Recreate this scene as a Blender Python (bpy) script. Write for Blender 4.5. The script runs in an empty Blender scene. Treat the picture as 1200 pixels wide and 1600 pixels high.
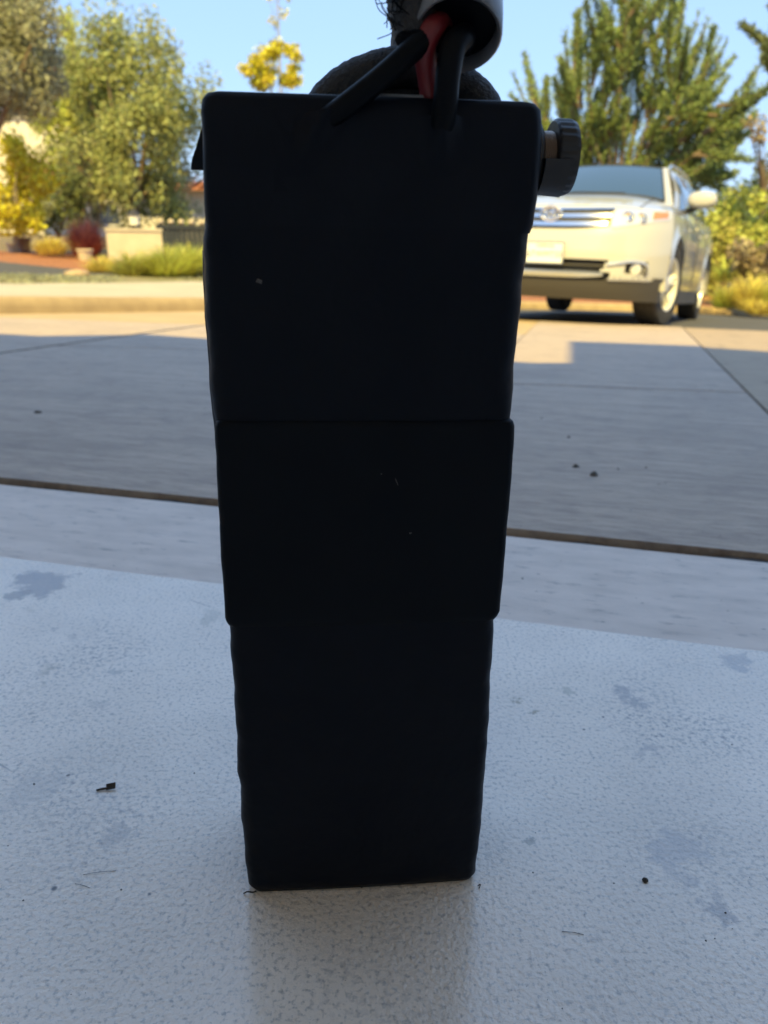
import bpy, math, random
import numpy as np
from mathutils import Vector, Matrix

# ------------------------------------------------------------------ camera, sky, sun, exposure
SC = bpy.context.scene
COL = SC.collection
R = math.radians
PITCH, ROLL, CAM_H = R(20.3), R(1.13), 0.319
SUN_EL = R(48.0)
T2 = (0.9751, -0.2215)      # along the garage door
N2 = (0.2215, 0.9751)       # out of the garage, down the driveway

cam = bpy.data.cameras.new('camera')
cam.sensor_fit = 'VERTICAL'; cam.sensor_height = 36.0; cam.lens = 27.0
cam.clip_start = 0.01; cam.clip_end = 2000
cam.dof.use_dof = True; cam.dof.focus_distance = 0.37; cam.dof.aperture_fstop = 11.5
cam_o = bpy.data.objects.new('camera', cam); COL.objects.link(cam_o)
cam_o.matrix_world = (Matrix.Translation((0, 0, CAM_H)) @ Matrix.Rotation(R(90) - PITCH, 4, 'X')
                      @ Matrix.Rotation(ROLL, 4, 'Z'))
SC.camera = cam_o

world = bpy.data.worlds.new('World'); SC.world = world; world.use_nodes = True
wn = world.node_tree
sky = wn.nodes.new('ShaderNodeTexSky'); sky.sky_type = 'NISHITA'; sky.sun_disc = False
sky.sun_elevation = SUN_EL; sky.sun_rotation = math.pi + math.atan2(N2[0], N2[1])
sky.air_density = 1.0; sky.dust_density = 0.6; sky.ozone_density = 1.0
wn.nodes['Background'].inputs['Strength'].default_value = 0.10
# flat blue mixed in to lift the light in the shade: the whole dome evened out towards one pale blue
smix = wn.nodes.new('ShaderNodeMix'); smix.data_type = 'RGBA'; smix.inputs['Factor'].default_value = 0.85
smix.inputs[7].default_value = (1.36, 2.14, 3.5, 1)
wn.links.new(sky.outputs[0], smix.inputs[6])
wn.links.new(smix.outputs[2], wn.nodes['Background'].inputs['Color'])

sun = bpy.data.lights.new('sun', 'SUN'); sun.energy = 2.8; sun.angle = R(0.53); sun.color = (1.0, 0.76, 0.21)
sun_o = bpy.data.objects.new('sun', sun); COL.objects.link(sun_o)
SUN_DIR = Vector((N2[0] * math.cos(SUN_EL), N2[1] * math.cos(SUN_EL), -math.sin(SUN_EL)))
sun_o.rotation_euler = SUN_DIR.to_track_quat('-Z', 'Y').to_euler()

SC.view_settings.view_transform = 'Standard'; SC.view_settings.look = 'None'
SC.view_settings.exposure = 1.75; SC.view_settings.gamma = 1.0
SC.view_settings.use_curve_mapping = False
SC.render.engine = 'CYCLES'
SC.cycles.use_denoising = True
SC.cycles.max_bounces = 12; SC.cycles.diffuse_bounces = 8; SC.cycles.transparent_max_bounces = 8

rng = np.random.default_rng(7)
random.seed(7)

# ------------------------------------------------------------------ helpers
F_PX = 1200.0
_fw = np.array([0, math.cos(PITCH), -math.sin(PITCH)])
_u0 = np.array([0, math.sin(PITCH), math.cos(PITCH)])
_r = np.array([math.cos(ROLL), 0, 0]) + math.sin(ROLL) * _u0
_u = -math.sin(ROLL) * np.array([1.0, 0, 0]) + math.cos(ROLL) * _u0
SLOPE = 0.07

def at(x, y, Y):
    """point at depth Y (metres out from the camera) seen at photograph pixel x, y"""
    d = _fw + _r * (x - 600) / F_PX - _u * (y - 800) / F_PX
    p = np.array([0, 0, CAM_H]) + d * Y / d[1]
    return Vector(p)

def G(u, v, z=0.0):
    return Vector((u * T2[0] + v * N2[0], u * T2[1] + v * N2[1], z))

def gz(v):
    return -SLOPE * max(0.0, v - 0.82)

def vof(x, y):
    return x * N2[0] + y * N2[1]

def gzxy(x, y):
    return gz(vof(x, y))

class MB:
    def __init__(s):
        s.v = []; s.f = []
    def add(s, vs, fs):
        o = len(s.v)
        s.v.extend([tuple(p) for p in vs]); s.f.extend([tuple(i + o for i in f) for f in fs])
    def box(s, x0, x1, y0, y1, z0, z1, M=None):
        vs = [Vector((x, y, z)) for x in (x0, x1) for y in (y0, y1) for z in (z0, z1)]
        if M is not None: vs = [M @ p for p in vs]
        s.add(vs, [(0, 1, 3, 2), (4, 6, 7, 5), (0, 4, 5, 1), (2, 3, 7, 6), (0, 2, 6, 4), (1, 5, 7, 3)])
    def rings(s, rings, closed=True, cap=True):
        n = len(rings[0]); o = len(s.v)
        for r in rings: s.v.extend([tuple(p) for p in r])
        for i in range(len(rings) - 1):
            for j in range(n if closed else n - 1):
                k = (j + 1) % n
                s.f.append((o + i * n + j, o + i * n + k, o + (i + 1) * n + k, o + (i + 1) * n + j))
        if cap and closed:
            s.f.append(tuple(o + j for j in reversed(range(n))))
            s.f.append(tuple(o + (len(rings) - 1) * n + j for j in range(n)))
    def grid(s, fn, nu, nv, skip=None):
        o = len(s.v)
        for i in range(nu + 1):
            for j in range(nv + 1):
                s.v.append(tuple(fn(i / nu, j / nv)))
        for i in range(nu):
            for j in range(nv):
                if skip and skip((i + .5) / nu, (j + .5) / nv): continue
                a = o + i * (nv + 1) + j
                s.f.append((a, a + nv + 1, a + nv + 2, a + 1))
    def tube(s, pts, rad, n=10, cap=True, jit=0.0):
        pts = [Vector(p) for p in pts]
        if not hasattr(rad, '__len__'): rad = [rad] * len(pts)
        rs = []; up = None
        for i, p in enumerate(pts):
            d = (pts[min(i + 1, len(pts) - 1)] - pts[max(i - 1, 0)]).normalized()
            if up is None:
                up = Vector((0, 0, 1)) if abs(d.z) < .9 else Vector((1, 0, 0))
            a = d.cross(up).normalized(); b = a.cross(d).normalized(); up = b
            rs.append([p + (a * math.cos(2 * math.pi * k / n) + b * math.sin(2 * math.pi * k / n)) * rad[i] * (1 + jit * random.uniform(-1, 1)) for k in range(n)])
        s.rings(rs, cap=cap)
    def lathe(s, prof, M, n=32):
        """prof: (axial, radius) pairs, axis = local X of M"""
        rs = []
        for a, r in prof:
            rs.append([M @ Vector((a, r * math.cos(2 * math.pi * k / n), r * math.sin(2 * math.pi * k / n))) for k in range(n)])
        s.rings(rs)
    def lathe_open(s, prof, M, n=32):
        s.rings([[M @ Vector((a, r * math.cos(2 * math.pi * k / n), r * math.sin(2 * math.pi * k / n))) for k in range(n)] for a, r in prof], cap=False)
    def build(s, name, mat, parent=None, smooth=True, angle=35, loc=None):
        me = bpy.data.meshes.new(name)
        me.from_pydata(s.v, [], s.f); me.update()
        o = bpy.data.objects.new(name, me); COL.objects.link(o)
        if mat: me.materials.append(mat)
        if parent is not None: o.parent = parent
        if loc is not None: o.location = loc
        if smooth:
            me.polygons.foreach_set('use_smooth', [True] * len(me.polygons))
            try:
                me.set_sharp_from_angle(angle=R(angle))
            except Exception:
                pass
        return o

def bez(pts, n=24):
    """smooth path through points (Catmull-Rom)"""
    P = [Vector(p) for p in pts]; P = [P[0] * 2 - P[1]] + P + [P[-1] * 2 - P[-2]]
    out = []
    m = len(P) - 3
    for i in range(m):
        for k in range(n):
            t = k / n; a, b, c, d = P[i:i + 4]
            out.append(0.5 * ((2 * b) + (c - a) * t + (2 * a - 5 * b + 4 * c - d) * t * t + (3 * b - a - 3 * c + d) * t ** 3))
    out.append(P[-2]); return out

def empty(name, loc, label, cat, group=None, rot=(0, 0, 0)):
    o = bpy.data.objects.new(name, None); COL.objects.link(o); o.location = loc; o.rotation_euler = rot
    o.empty_display_size = .1
    return tag(o, label, cat, group)

def tag(o, label=None, cat=None, group=None, kind=None):
    if label: o['label'] = label
    if cat: o['category'] = cat
    if group: o['group'] = group
    if kind: o['kind'] = kind
    return o

def struct(o):
    o['kind'] = 'structure'; return o

# ------------------------------------------------------------------ materials
def mat(name, c1, rough=.5, c2=None, scale=4.0, detail=6, lo=.35, hi=.65, bump=0, bscale=80, metal=0, spec=.5, coat=0, bdist=.002, stretch=None, island=0.0, trans=0.0, layers=(), rvar=0, spots=(), coat_r=.05, coat_ior=1.5, bmod=0):
    m = bpy.data.materials.new(name); m.use_nodes = True
    nt = m.node_tree; N = nt.nodes; L = nt.links
    b = N['Principled BSDF']
    b.inputs['Roughness'].default_value = rough; b.inputs['Metallic'].default_value = metal
    b.inputs['Specular IOR Level'].default_value = spec
    b.inputs['Coat Weight'].default_value = coat; b.inputs['Coat Roughness'].default_value = coat_r; b.inputs['Coat IOR'].default_value = coat_ior
    tc = N.new('ShaderNodeTexCoord'); vec = tc.outputs['Object']
    if stretch:
        mp = N.new('ShaderNodeMapping'); mp.inputs['Scale'].default_value = stretch[:3]
        mr0 = N.new('ShaderNodeMapping'); mr0.inputs['Rotation'].default_value = (0, 0, stretch[3] if len(stretch) > 3 else 0)
        L.new(vec, mr0.inputs['Vector']); L.new(mr0.outputs[0], mp.inputs['Vector']); vec = mp.outputs[0]
    def noise(sc, det=6, r=.55, v=None):
        n = N.new('ShaderNodeTexNoise'); n.inputs['Scale'].default_value = sc; n.inputs['Detail'].default_value = det
        n.inputs['Roughness'].default_value = r; L.new(v or vec, n.inputs['Vector']); return n.outputs['Fac']
    def ramp(fac, a, z, inv=False):
        mr = N.new('ShaderNodeMapRange'); mr.inputs['From Min'].default_value = a; mr.inputs['From Max'].default_value = z
        if inv: mr.inputs['To Min'].default_value = 1; mr.inputs['To Max'].default_value = 0
        L.new(fac, mr.inputs['Value']); return mr.outputs[0]
    def mix(fac, a, z):
        mx = N.new('ShaderNodeMix'); mx.data_type = 'RGBA'
        if hasattr(fac, 'links'): L.new(fac, mx.inputs['Factor'])
        else: mx.inputs['Factor'].default_value = fac
        for v, i in ((a, 6), (z, 7)):
            if hasattr(v, 'links'): L.new(v, mx.inputs[i])
            else: mx.inputs[i].default_value = (*v, 1)
        return mx.outputs[2]
    col = None
    if c2 is not None:
        col = mix(ramp(noise(scale, detail), lo, hi), c1, c2)
    for ly in layers:   # dicts: kind noise|voronoi|speck, scale, lo, hi, col, amt
        v0 = tc.outputs['Object'] if ly.get('raw') else vec
        if 'map' in ly:
            mp2 = N.new('ShaderNodeMapping'); mp2.inputs['Scale'].default_value = ly['map'][:3]; mp2.inputs['Rotation'].default_value = (0, 0, ly['map'][3])
            rt = N.new('ShaderNodeMapping'); rt.inputs['Rotation'].default_value = (0, 0, ly['map'][3]); L.new(tc.outputs['Object'], rt.inputs['Vector'])
            mp2.inputs['Rotation'].default_value = (0, 0, 0); L.new(rt.outputs[0], mp2.inputs['Vector']); v0 = mp2.outputs[0]
        if ly['kind'] == 'speck':
            vo = N.new('ShaderNodeTexVoronoi'); vo.inputs['Scale'].default_value = ly['scale']; vo.inputs['Randomness'].default_value = 1
            L.new(v0, vo.inputs['Vector'])
            near = ramp(vo.outputs['Distance'], ly['lo'], ly['hi'], inv=True)
            sel = ramp(vo.outputs['Color'], ly['keep'], ly['keep'] + .01)
            mm = N.new('ShaderNodeMath'); mm.operation = 'MULTIPLY'; L.new(near, mm.inputs[0]); L.new(sel, mm.inputs[1]); fac = mm.outputs[0]
        else:
            fac = ramp(noise(ly['scale'], ly.get('det', 6), ly.get('r', .55), v0), ly['lo'], ly['hi'])
        if 'mask' in ly:
            fm = ramp(noise(ly['mask'], 3, .5, v0), ly.get('mlo', .45), ly.get('mhi', .65))
            mm = N.new('ShaderNodeMath'); mm.operation = 'MULTIPLY'; L.new(fac, mm.inputs[0]); L.new(fm, mm.inputs[1]); fac = mm.outputs[0]
        if ly.get('amt', 1) != 1:
            mm = N.new('ShaderNodeMath'); mm.operation = 'MULTIPLY'; L.new(fac, mm.inputs[0]); mm.inputs[1].default_value = ly['amt']; fac = mm.outputs[0]
        col = mix(fac, col if col is not None else c1, ly['col'])
    for (sx, sy, sr, sc_, sa) in spots:   # blotchy stains, each at its own place on the surface
        vd = N.new('ShaderNodeVectorMath'); vd.operation = 'DISTANCE'; L.new(tc.outputs['Object'], vd.inputs[0]); vd.inputs[1].default_value = (sx, sy, 0)
        nz = noise(.9 / sr, 7, .68, tc.outputs['Object'])
        ma = N.new('ShaderNodeMath'); ma.operation = 'MULTIPLY_ADD'; L.new(nz, ma.inputs[0]); ma.inputs[1].default_value = sr * 3.2; L.new(vd.outputs['Value'], ma.inputs[2])
        fac = ramp(ma.outputs[0], sr * 2.0, sr * 2.25, inv=True)
        mm = N.new('ShaderNodeMath'); mm.operation = 'MULTIPLY'; L.new(fac, mm.inputs[0]); mm.inputs[1].default_value = sa
        col = mix(mm.outputs[0], col, sc_)
    if island:
        g = N.new('ShaderNodeNewGeometry')
        hsv = N.new('ShaderNodeHueSaturation')
        L.new(ramp2(N, L, g.outputs['Random Per Island'], 1 - island, 1 + island), hsv.inputs['Value'])
        mh = N.new('ShaderNodeMath'); mh.operation = 'MULTIPLY_ADD'; mh.inputs[1].default_value = .05; mh.inputs[2].default_value = .475
        L.new(g.outputs['Random Per Island'], mh.inputs[0]); L.new(mh.outputs[0], hsv.inputs['Hue'])
        if col is not None: L.new(col, hsv.inputs['Color'])
        else: hsv.inputs['Color'].default_value = (*c1, 1)
        col = hsv.outputs[0]
    if col is not None: L.new(col, b.inputs['Base Color'])
    else: b.inputs['Base Color'].default_value = (*c1, 1)
    if rvar:
        L.new(ramp2(N, L, noise(scale * 1.7, 5), rough - rvar, rough + rvar), b.inputs['Roughness'])
    if bump:
        bp = N.new('ShaderNodeBump'); bp.inputs['Strength'].default_value = bump; bp.inputs['Distance'].default_value = bdist
        if bmod: L.new(ramp2(N, L, noise(bmod, 5), bump * .15, bump * 1.5), bp.inputs['Strength'])
        L.new(noise(bscale, 3), bp.inputs['Height']); L.new(bp.outputs[0], b.inputs['Normal'])
    if trans:
        tr = N.new('ShaderNodeBsdfTranslucent'); ms = N.new('ShaderNodeMixShader'); ms.inputs[0].default_value = trans
        if col is not None: L.new(col, tr.inputs['Color'])
        else: tr.inputs['Color'].default_value = (*c1, 1)
        L.new(b.outputs[0], ms.inputs[1]); L.new(tr.outputs[0], ms.inputs[2]); L.new(ms.outputs[0], N['Material Output'].inputs['Surface'])
    return m

def ramp2(N, L, fac, a, z):
    mr = N.new('ShaderNodeMapRange'); mr.inputs['To Min'].default_value = a; mr.inputs['To Max'].default_value = z
    L.new(fac, mr.inputs['Value']); return mr.outputs[0]

M = {}
STAINS = [(0.1806, 0.4811, 0.02, (0.3, 0.285, 0.3), 0.7), (0.1718, 0.2951, 0.016, (0.31, 0.295, 0.31), 0.6), (0.1761, 0.4221, 0.015, (0.34, 0.32, 0.33), 0.5), (-0.3211, 0.6461, 0.045, (0.24, 0.225, 0.235), 0.85), (-0.3326, 0.6256, 0.02, (0.2, 0.19, 0.19), 0.8), (0.098, 0.4743, 0.006, (0.36, 0.3, 0.2), 0.8), (0.1083, 0.4613, 0.005, (0.33, 0.28, 0.19), 0.9), (0.1386, 0.4863, 0.01, (0.48, 0.44, 0.35), 0.7), (-0.1447, 0.3391, 0.014, (0.42, 0.39, 0.37), 0.5), (-0.201, 0.5018, 0.008, (0.42, 0.4, 0.37), 0.6), (0.0849, 0.338, 0.005, (0.36, 0.34, 0.3), 0.8), (-0.1477, 0.5905, 0.02, (0.48, 0.44, 0.36), 0.5), (0.2844, 0.5384, 0.02, (0.34, 0.33, 0.35), 0.6), (-0.1962, 0.4603, 0.012, (0.5, 0.45, 0.4), 0.4), (0.1658, 0.3331, 0.03, (0.42, 0.4, 0.41), 0.5), (-0.2095, 0.3683, 0.03, (0.5, 0.46, 0.42), 0.4)]
TH = math.atan2(T2[1], T2[0])
M['floor'] = mat('painted_floor', (.90, .785, .66), .34, (.78, .68, .57), scale=9, lo=.35, hi=.7, bump=.9, bscale=330, bdist=.0016, rvar=.16, spec=.5, coat=.9, coat_r=.16, coat_ior=1.75, bmod=9, spots=STAINS,
    layers=[dict(kind='noise', scale=380, det=3, lo=.52, hi=.70, col=(.33, .315, .30), amt=.75),
            dict(kind='noise', scale=260, det=4, lo=.50, hi=.66, col=(.20, .20, .215), amt=.75, mask=7, mlo=.52, mhi=.66),
            dict(kind='noise', scale=26, det=8, r=.7, lo=.60, hi=.68, col=(.22, .21, .22), amt=.6, mask=4, mlo=.5, mhi=.6),
            dict(kind='noise', scale=17, det=8, r=.65, lo=.63, hi=.72, col=(.33, .29, .22), amt=.6),
            dict(kind='noise', scale=60, det=2, lo=.735, hi=.76, col=(.20, .19, .19), amt=.7, map=(1.6, .045, 1, .5)),
            dict(kind='noise', scale=60, det=2, lo=.74, hi=.765, col=(.24, .22, .21), amt=.7, map=(1.8, .06, 1, 2.1)),
            dict(kind='noise', scale=60, det=2, lo=.74, hi=.765, col=(.24, .22, .21), amt=.6, map=(2.2, .05, 1, -.4)),
            dict(kind='noise', scale=3.2, det=7, r=.6, lo=.48, hi=.70, col=(.52, .47, .42), amt=.55),
            dict(kind='speck', scale=26, lo=.03, hi=.055, keep=.62, col=(.03, .03, .03)),
            dict(kind='speck', scale=70, lo=.05, hi=.10, keep=.80, col=(.06, .055, .05))])
M['sill'] = mat('bare_concrete', (.76, .65, .565), .5, (.62, .53, .46), scale=14, lo=.35, hi=.68, bump=.35, bscale=240, bdist=.001, stretch=(1, 3.2, 1, -TH),
    layers=[dict(kind='noise', scale=30, det=8, r=.7, lo=.56, hi=.7, col=(.22, .205, .20), amt=.6),
            dict(kind='speck', scale=40, lo=.05, hi=.09, keep=.75, col=(.10, .09, .085))])
M['drive'] = mat('broomed_concrete', (.54, .435, .34), .7, (.40, .32, .255), scale=3.2, lo=.3, hi=.7, bump=.8, bscale=60, bdist=.002, stretch=(1, 9, 1, -TH),
    layers=[dict(kind='noise', scale=22, det=8, r=.75, lo=.46, hi=.66, col=(.20, .15, .13), amt=.75),
            dict(kind='noise', scale=2.1, det=6, lo=.5, hi=.75, col=(.30, .245, .20), amt=.6, raw=True),
            dict(kind='noise', scale=9, det=8, r=.65, lo=.54, hi=.74, col=(.20, .165, .145), amt=.5, raw=True),
            dict(kind='speck', scale=60, lo=.05, hi=.10, keep=.7, col=(.10, .085, .075), raw=True),
            dict(kind='speck', scale=7, lo=.02, hi=.04, keep=.6, col=(.06, .05, .045), raw=True)])
M['drive2'] = mat('stained_concrete', (.40, .31, .22), .75, (.32, .245, .175), scale=5, bump=.4, bscale=120, stretch=(1, 5, 1, -TH),
    layers=[dict(kind='noise', scale=8, det=6, r=.65, lo=.58, hi=.66, col=(.09, .082, .078), amt=.75, raw=True)])
M['joint'] = mat('joint_filler', (.05, .046, .044), .85, (.028, .026, .026), scale=60, bump=.6, bscale=200)
M['apron'] = mat('road_concrete', (.46, .34, .19), .8, (.40, .29, .155), scale=1.5, bump=.3, bscale=90,
    layers=[dict(kind='noise', scale=12, det=8, lo=.55, hi=.75, col=(.25, .19, .11), amt=.5)])
M['walk'] = mat('pavement_concrete', (.47, .42, .32), .8, (.40, .355, .26), scale=2, bump=.3, bscale=90)
M['kerbm'] = mat('kerb_concrete', (.42, .31, .16), .8, (.33, .24, .125), scale=6, bump=.3, bscale=60)
M['asphalt'] = mat('asphalt', (.085, .083, .08), .85, (.06, .058, .056), scale=30, bump=.6, bscale=150)
M['mulch'] = mat('red_bark_mulch', (.40, .165, .07), .9, (.22, .09, .04), scale=18, bump=1, bscale=40, bdist=.02)
M['soil'] = mat('dry_soil', (.20, .155, .09), .95, (.12, .095, .06), scale=2, bump=.8, bscale=20, bdist=.02)
M['lawn'] = mat('thin_lawn', (.16, .16, .06), .95, (.25, .21, .12), scale=5, bump=.6, bscale=60, bdist=.01)
M['drywall'] = mat('garage_drywall', (.84, .80, .72), .85)
M['roofm'] = mat('roof_board', (.25, .2, .17), .9)
# battery
M['wrap'] = mat('black_shrink_wrap', (.0045, .0065, .0115), .42, (.006, .008, .013), scale=25, bump=.5, bscale=38, bdist=.004, spec=.10)
M['band'] = mat('black_card_sleeve', (.0038, .0055, .009), .5, (.0055, .0075, .011), scale=30, bump=.06, bscale=90, spec=.10)
M['cap'] = mat('black_foam_cap', (.0055, .0075, .0125), .46, (.0075, .0098, .0155), scale=40, bump=.15, bscale=120, spec=.10)
M['cable'] = mat('black_cable_rubber', (.003, .004, .006), .42, spec=.10)
M['red'] = mat('red_cable_rubber', (.17, .014, .018), .4)
M['braid'] = mat('black_braided_sleeve', (.013, .013, .016), .6, (.03, .03, .034), scale=600, bump=1, bscale=700, bdist=.001)
M['shrink'] = mat('grey_heat_shrink', (.20, .205, .22), .3, (.11, .115, .13), scale=70, bump=.1, bscale=90)
M['port'] = mat('black_hard_plastic', (.014, .014, .016), .35, bump=.05, bscale=300)
M['brass'] = mat('dull_metal_thread', (.42, .34, .28), .4, metal=.85, bump=.3, bscale=500, bdist=.0005)
M['grey_bit'] = mat('grey_scrap', (.075, .072, .07), .6)
M['twig'] = mat('dark_twig', (.035, .028, .02), .8)
M['pebble'] = mat('grey_pebble', (.10, .09, .08), .8, (.18, .16, .14), scale=200)
# car
M['paint'] = mat('pearl_white_paint', (.46, .455, .435), .35, coat=1.0)
M['glass'] = mat('sky_blue_glass', (.03, .06, .11), .04, spec=.9, coat=.3)  # blue of the reflected sky is put into the base colour
M['chrome'] = mat('chrome', (.80, .80, .80), .14, metal=1)
M['silver'] = mat('satin_silver', (.62, .66, .70), .22, metal=.85)
M['black'] = mat('black_trim', (.02, .02, .02), .55)
M['clad'] = mat('grey_bumper_cladding', (.05, .046, .042), .6)
M['tyre'] = mat('tyre_rubber', (.025, .023, .022), .85, (.05, .045, .04), scale=30)
M['alloy'] = mat('alloy_wheel', (.66, .65, .62), .3, metal=.1)
M['lens'] = mat('clear_lamp', (.72, .73, .72), .12, metal=.35, coat=1)
M['amber'] = mat('amber_lamp', (.75, .22, .08), .2, coat=1)
M['plate'] = mat('plate_white', (.80, .79, .77), .45)
M['plate_blue'] = mat('plate_dark_lettering', (.04, .05, .14), .5)
M['plate_red'] = mat('plate_red_lettering', (.6, .06, .05), .5)
# foliage and garden
def leaf(name, c, isl=.45, tr=.35): c = tuple(v * 1.5 for v in c); return mat(name, c, .55, island=isl, trans=tr, spec=.35)
M['olive'] = leaf('olive_leaf', (.235, .235, .11))
M['olive_grey'] = leaf('grey_olive_leaf', (.24, .24, .15))
M['green'] = leaf('tree_leaf', (.245, .26, .10))
M['lime'] = leaf('lime_leaf', (.42, .37, .035))
M['lime2'] = leaf('yellow_green_leaf', (.32, .335, .08))
M['cypress'] = leaf('cypress_needle', (.15, .19, .065), .5, .2)
M['pine'] = leaf('dark_pine_needle', (.12, .14, .06), .5, .2)
M['shrub'] = leaf('shrub_leaf', (.30, .29, .075))
M['brownshrub'] = leaf('dry_shrub_leaf', (.25, .20, .12))
M['redgrass'] = leaf('red_fountain_grass', (.32, .10, .075))
M['yellowgrass'] = leaf('golden_grass', (.46, .38, .10))
M['greengrass'] = leaf('green_grass_blade', (.37, .37, .08))
M['darkleaf'] = leaf('dark_hedge_leaf', (.12, .135, .05))
M['bark'] = mat('tree_bark', (.12, .085, .055), .9, (.2, .15, .10), scale=12, bump=.8, bscale=30, bdist=.02)
M['palebark'] = mat('pale_bark', (.34, .29, .22), .9, (.24, .2, .15), scale=12, bump=.5, bscale=30, bdist=.02)
M['stucco'] = mat('white_stucco', (.70, .66, .57), .9, (.62, .58, .5), scale=3, bump=.4, bscale=60)
M['stucco_grey'] = mat('pale_grey_stucco', (.50, .49, .47), .9, (.44, .43, .41), scale=3, bump=.4, bscale=60)
M['tile'] = mat('terracotta_tile', (.40, .17, .09), .8, (.28, .11, .06), scale=3)
M['win'] = mat('window_pane', (.02, .025, .03), .06, spec=.8)
M['fence'] = mat('dark_blue_fence', (.022, .028, .042), .6)
M['pillar'] = mat('cream_stucco_block', (.56, .51, .39), .85, (.50, .45, .34), scale=5, bump=.4, bscale=50)
M['lantern'] = mat('dark_bronze', (.06, .055, .05), .5, metal=.4)
M['lampglass'] = mat('pale_lamp_glass', (.75, .73, .65), .2)
M['rock'] = mat('tan_rock', (.42, .31, .19), .9, (.3, .22, .14), scale=8, bump=.6, bscale=20, bdist=.01)
M['pot'] = mat('brown_pot', (.13, .07, .045), .6)
M['palepot'] = mat('pale_planter', (.50, .42, .31), .8)

# ------------------------------------------------------------------ setting: garage, driveway, road
def prism(name, poly, z0, z1, m, parent=None, zf=None, sub=0):
    """polygon given as world (x, y) pairs; z0/z1 added to zf(x, y)"""
    zf = zf or (lambda x, y: 0.0)
    b = MB(); n = len(poly)
    lo = [(x, y, zf(x, y) + z0) for x, y in poly]; hi = [(x, y, zf(x, y) + z1) for x, y in poly]
    b.add(lo + hi, [tuple(range(n - 1, -1, -1)), tuple(range(n, 2 * n))] + [(i, (i + 1) % n, n + (i + 1) % n, n + i) for i in range(n)])
    return b.build(name, m, parent, smooth=False)

def uvp(*uv): return [(u * T2[0] + v * N2[0], u * T2[1] + v * N2[1]) for u, v in uv]

V_FLOOR, V_GAP = 0.607, 0.812
prism_floor = struct(prism('garage_floor', uvp((-5.0, -1.7), (4.0, -1.7), (4.0, V_FLOOR), (-5.0, V_FLOOR)), -.15, 0, M['floor']))
# worn rounded nose where the paint ends, then the bare strip under the door line
b = MB()
nose = [(V_FLOOR, -.03), (V_FLOOR, -.001), (V_FLOOR + .0015, -.0022), (V_FLOOR + .003, -.0055)]
struct(prism('door_threshold', uvp((-5.0, V_FLOOR + .0015), (4.0, V_FLOOR + .0015), (4.0, V_GAP), (-5.0, V_GAP)), -.15, -.0035, M['sill']))
# expansion joint: lumpy dark filler sunk between the two slabs
b = MB()
rows = []
us = np.linspace(-5.0, 4.0, 380)
for i, u in enumerate(us):
    h = -.0085 + .0018 * math.sin(u * 37) + random.uniform(-.0012, .0012)
    e = random.uniform(-.0012, .0012)
    rows.append([G(u, V_GAP + .0005, -.06), G(u, V_GAP + .0005, h - .003), G(u, V_GAP + .006 + e, h), G(u, V_GAP + .013 + e, h), G(u, V_GAP + .019, h - .004), G(u, V_GAP + .019, -.06)])
b.rings(rows, closed=False)
struct(b.build('expansion_joint', M['joint']))

drive = bpy.data.objects.new('driveway', None); COL.objects.link(drive); drive['kind'] = 'structure'
zf = lambda x, y: gzxy(x, y)
V0 = V_GAP + .02
VE = 7.45
def ue(v): return .30 + .095 * v          # right edge
def ul(v): return -1.55 - .125 * v        # left groove
g_ = .006
def slab(poly, m=M['drive'], dz=0.0):
    # split along v so that the slope bends cleanly
    return prism('slab', uvp(*poly), -.14, dz, m, drive, zf)
SU = -.25
slab([(ul(V0), V0), (SU, V0), (SU, 3.18), (ul(2.60), 2.60)])
slab([(ul(2.616), 2.616), (SU, 3.196), (SU, 4.95), (ul(4.7), 4.7)])
slab([(SU + .006, V0), (ue(V0), V0), (ue(2.395), 2.395), (SU + .006, 2.23)])
slab([(SU + .006, 2.245), (ue(2.41), 2.41), (ue(4.7), 4.7), (ue(VE), VE), (SU + .006, VE)])
slab([(-5.2, V0), (ul(V0) - .045, V0), (ul(4.4) - .045, 4.4), (-5.2, 3.6)], M['drive'], -.002)
joint_b = prism('joint_base', uvp((-5.2, V0 + .001), (5.2, V0 + .001), (5.2, VE), (-5.2, VE)), -.16, -.012, M['joint'], drive, zf)
joint_b['kind'] = 'stuff'
# neighbouring paving to the right of the driveway edge
struct(prism('side_path', uvp((ue(V0) + .014, V0), (5.0, V0), (5.0, VE), (ue(VE) + .014, VE)), -.14, -.004, M['drive2'], None, zf))
# road apron at the left and the asphalt beyond
struct(prism('road', uvp((ul(4.7), 4.705), (-.25, 4.955), (-.25, VE + .004), (6.0, VE + .004), (11, 12), (11, 22), (-9, 22), (-9, 2.9), (-5.2, 3.605), (ul(4.4) - .045, 4.405)), -.2, -.008, M['asphalt'], None, zf))
struct(prism('gutter_apron', uvp((ul(4.7), 4.705), (-.25, 4.955), (-.25, VE + .002), (-1.2, 9.5), (-4.5, 9.5), (-9, 2.9), (-5.2, 3.605), (ul(4.4) - .045, 4.405)), -.19, -.003, M['apron'], None, zf))

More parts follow.
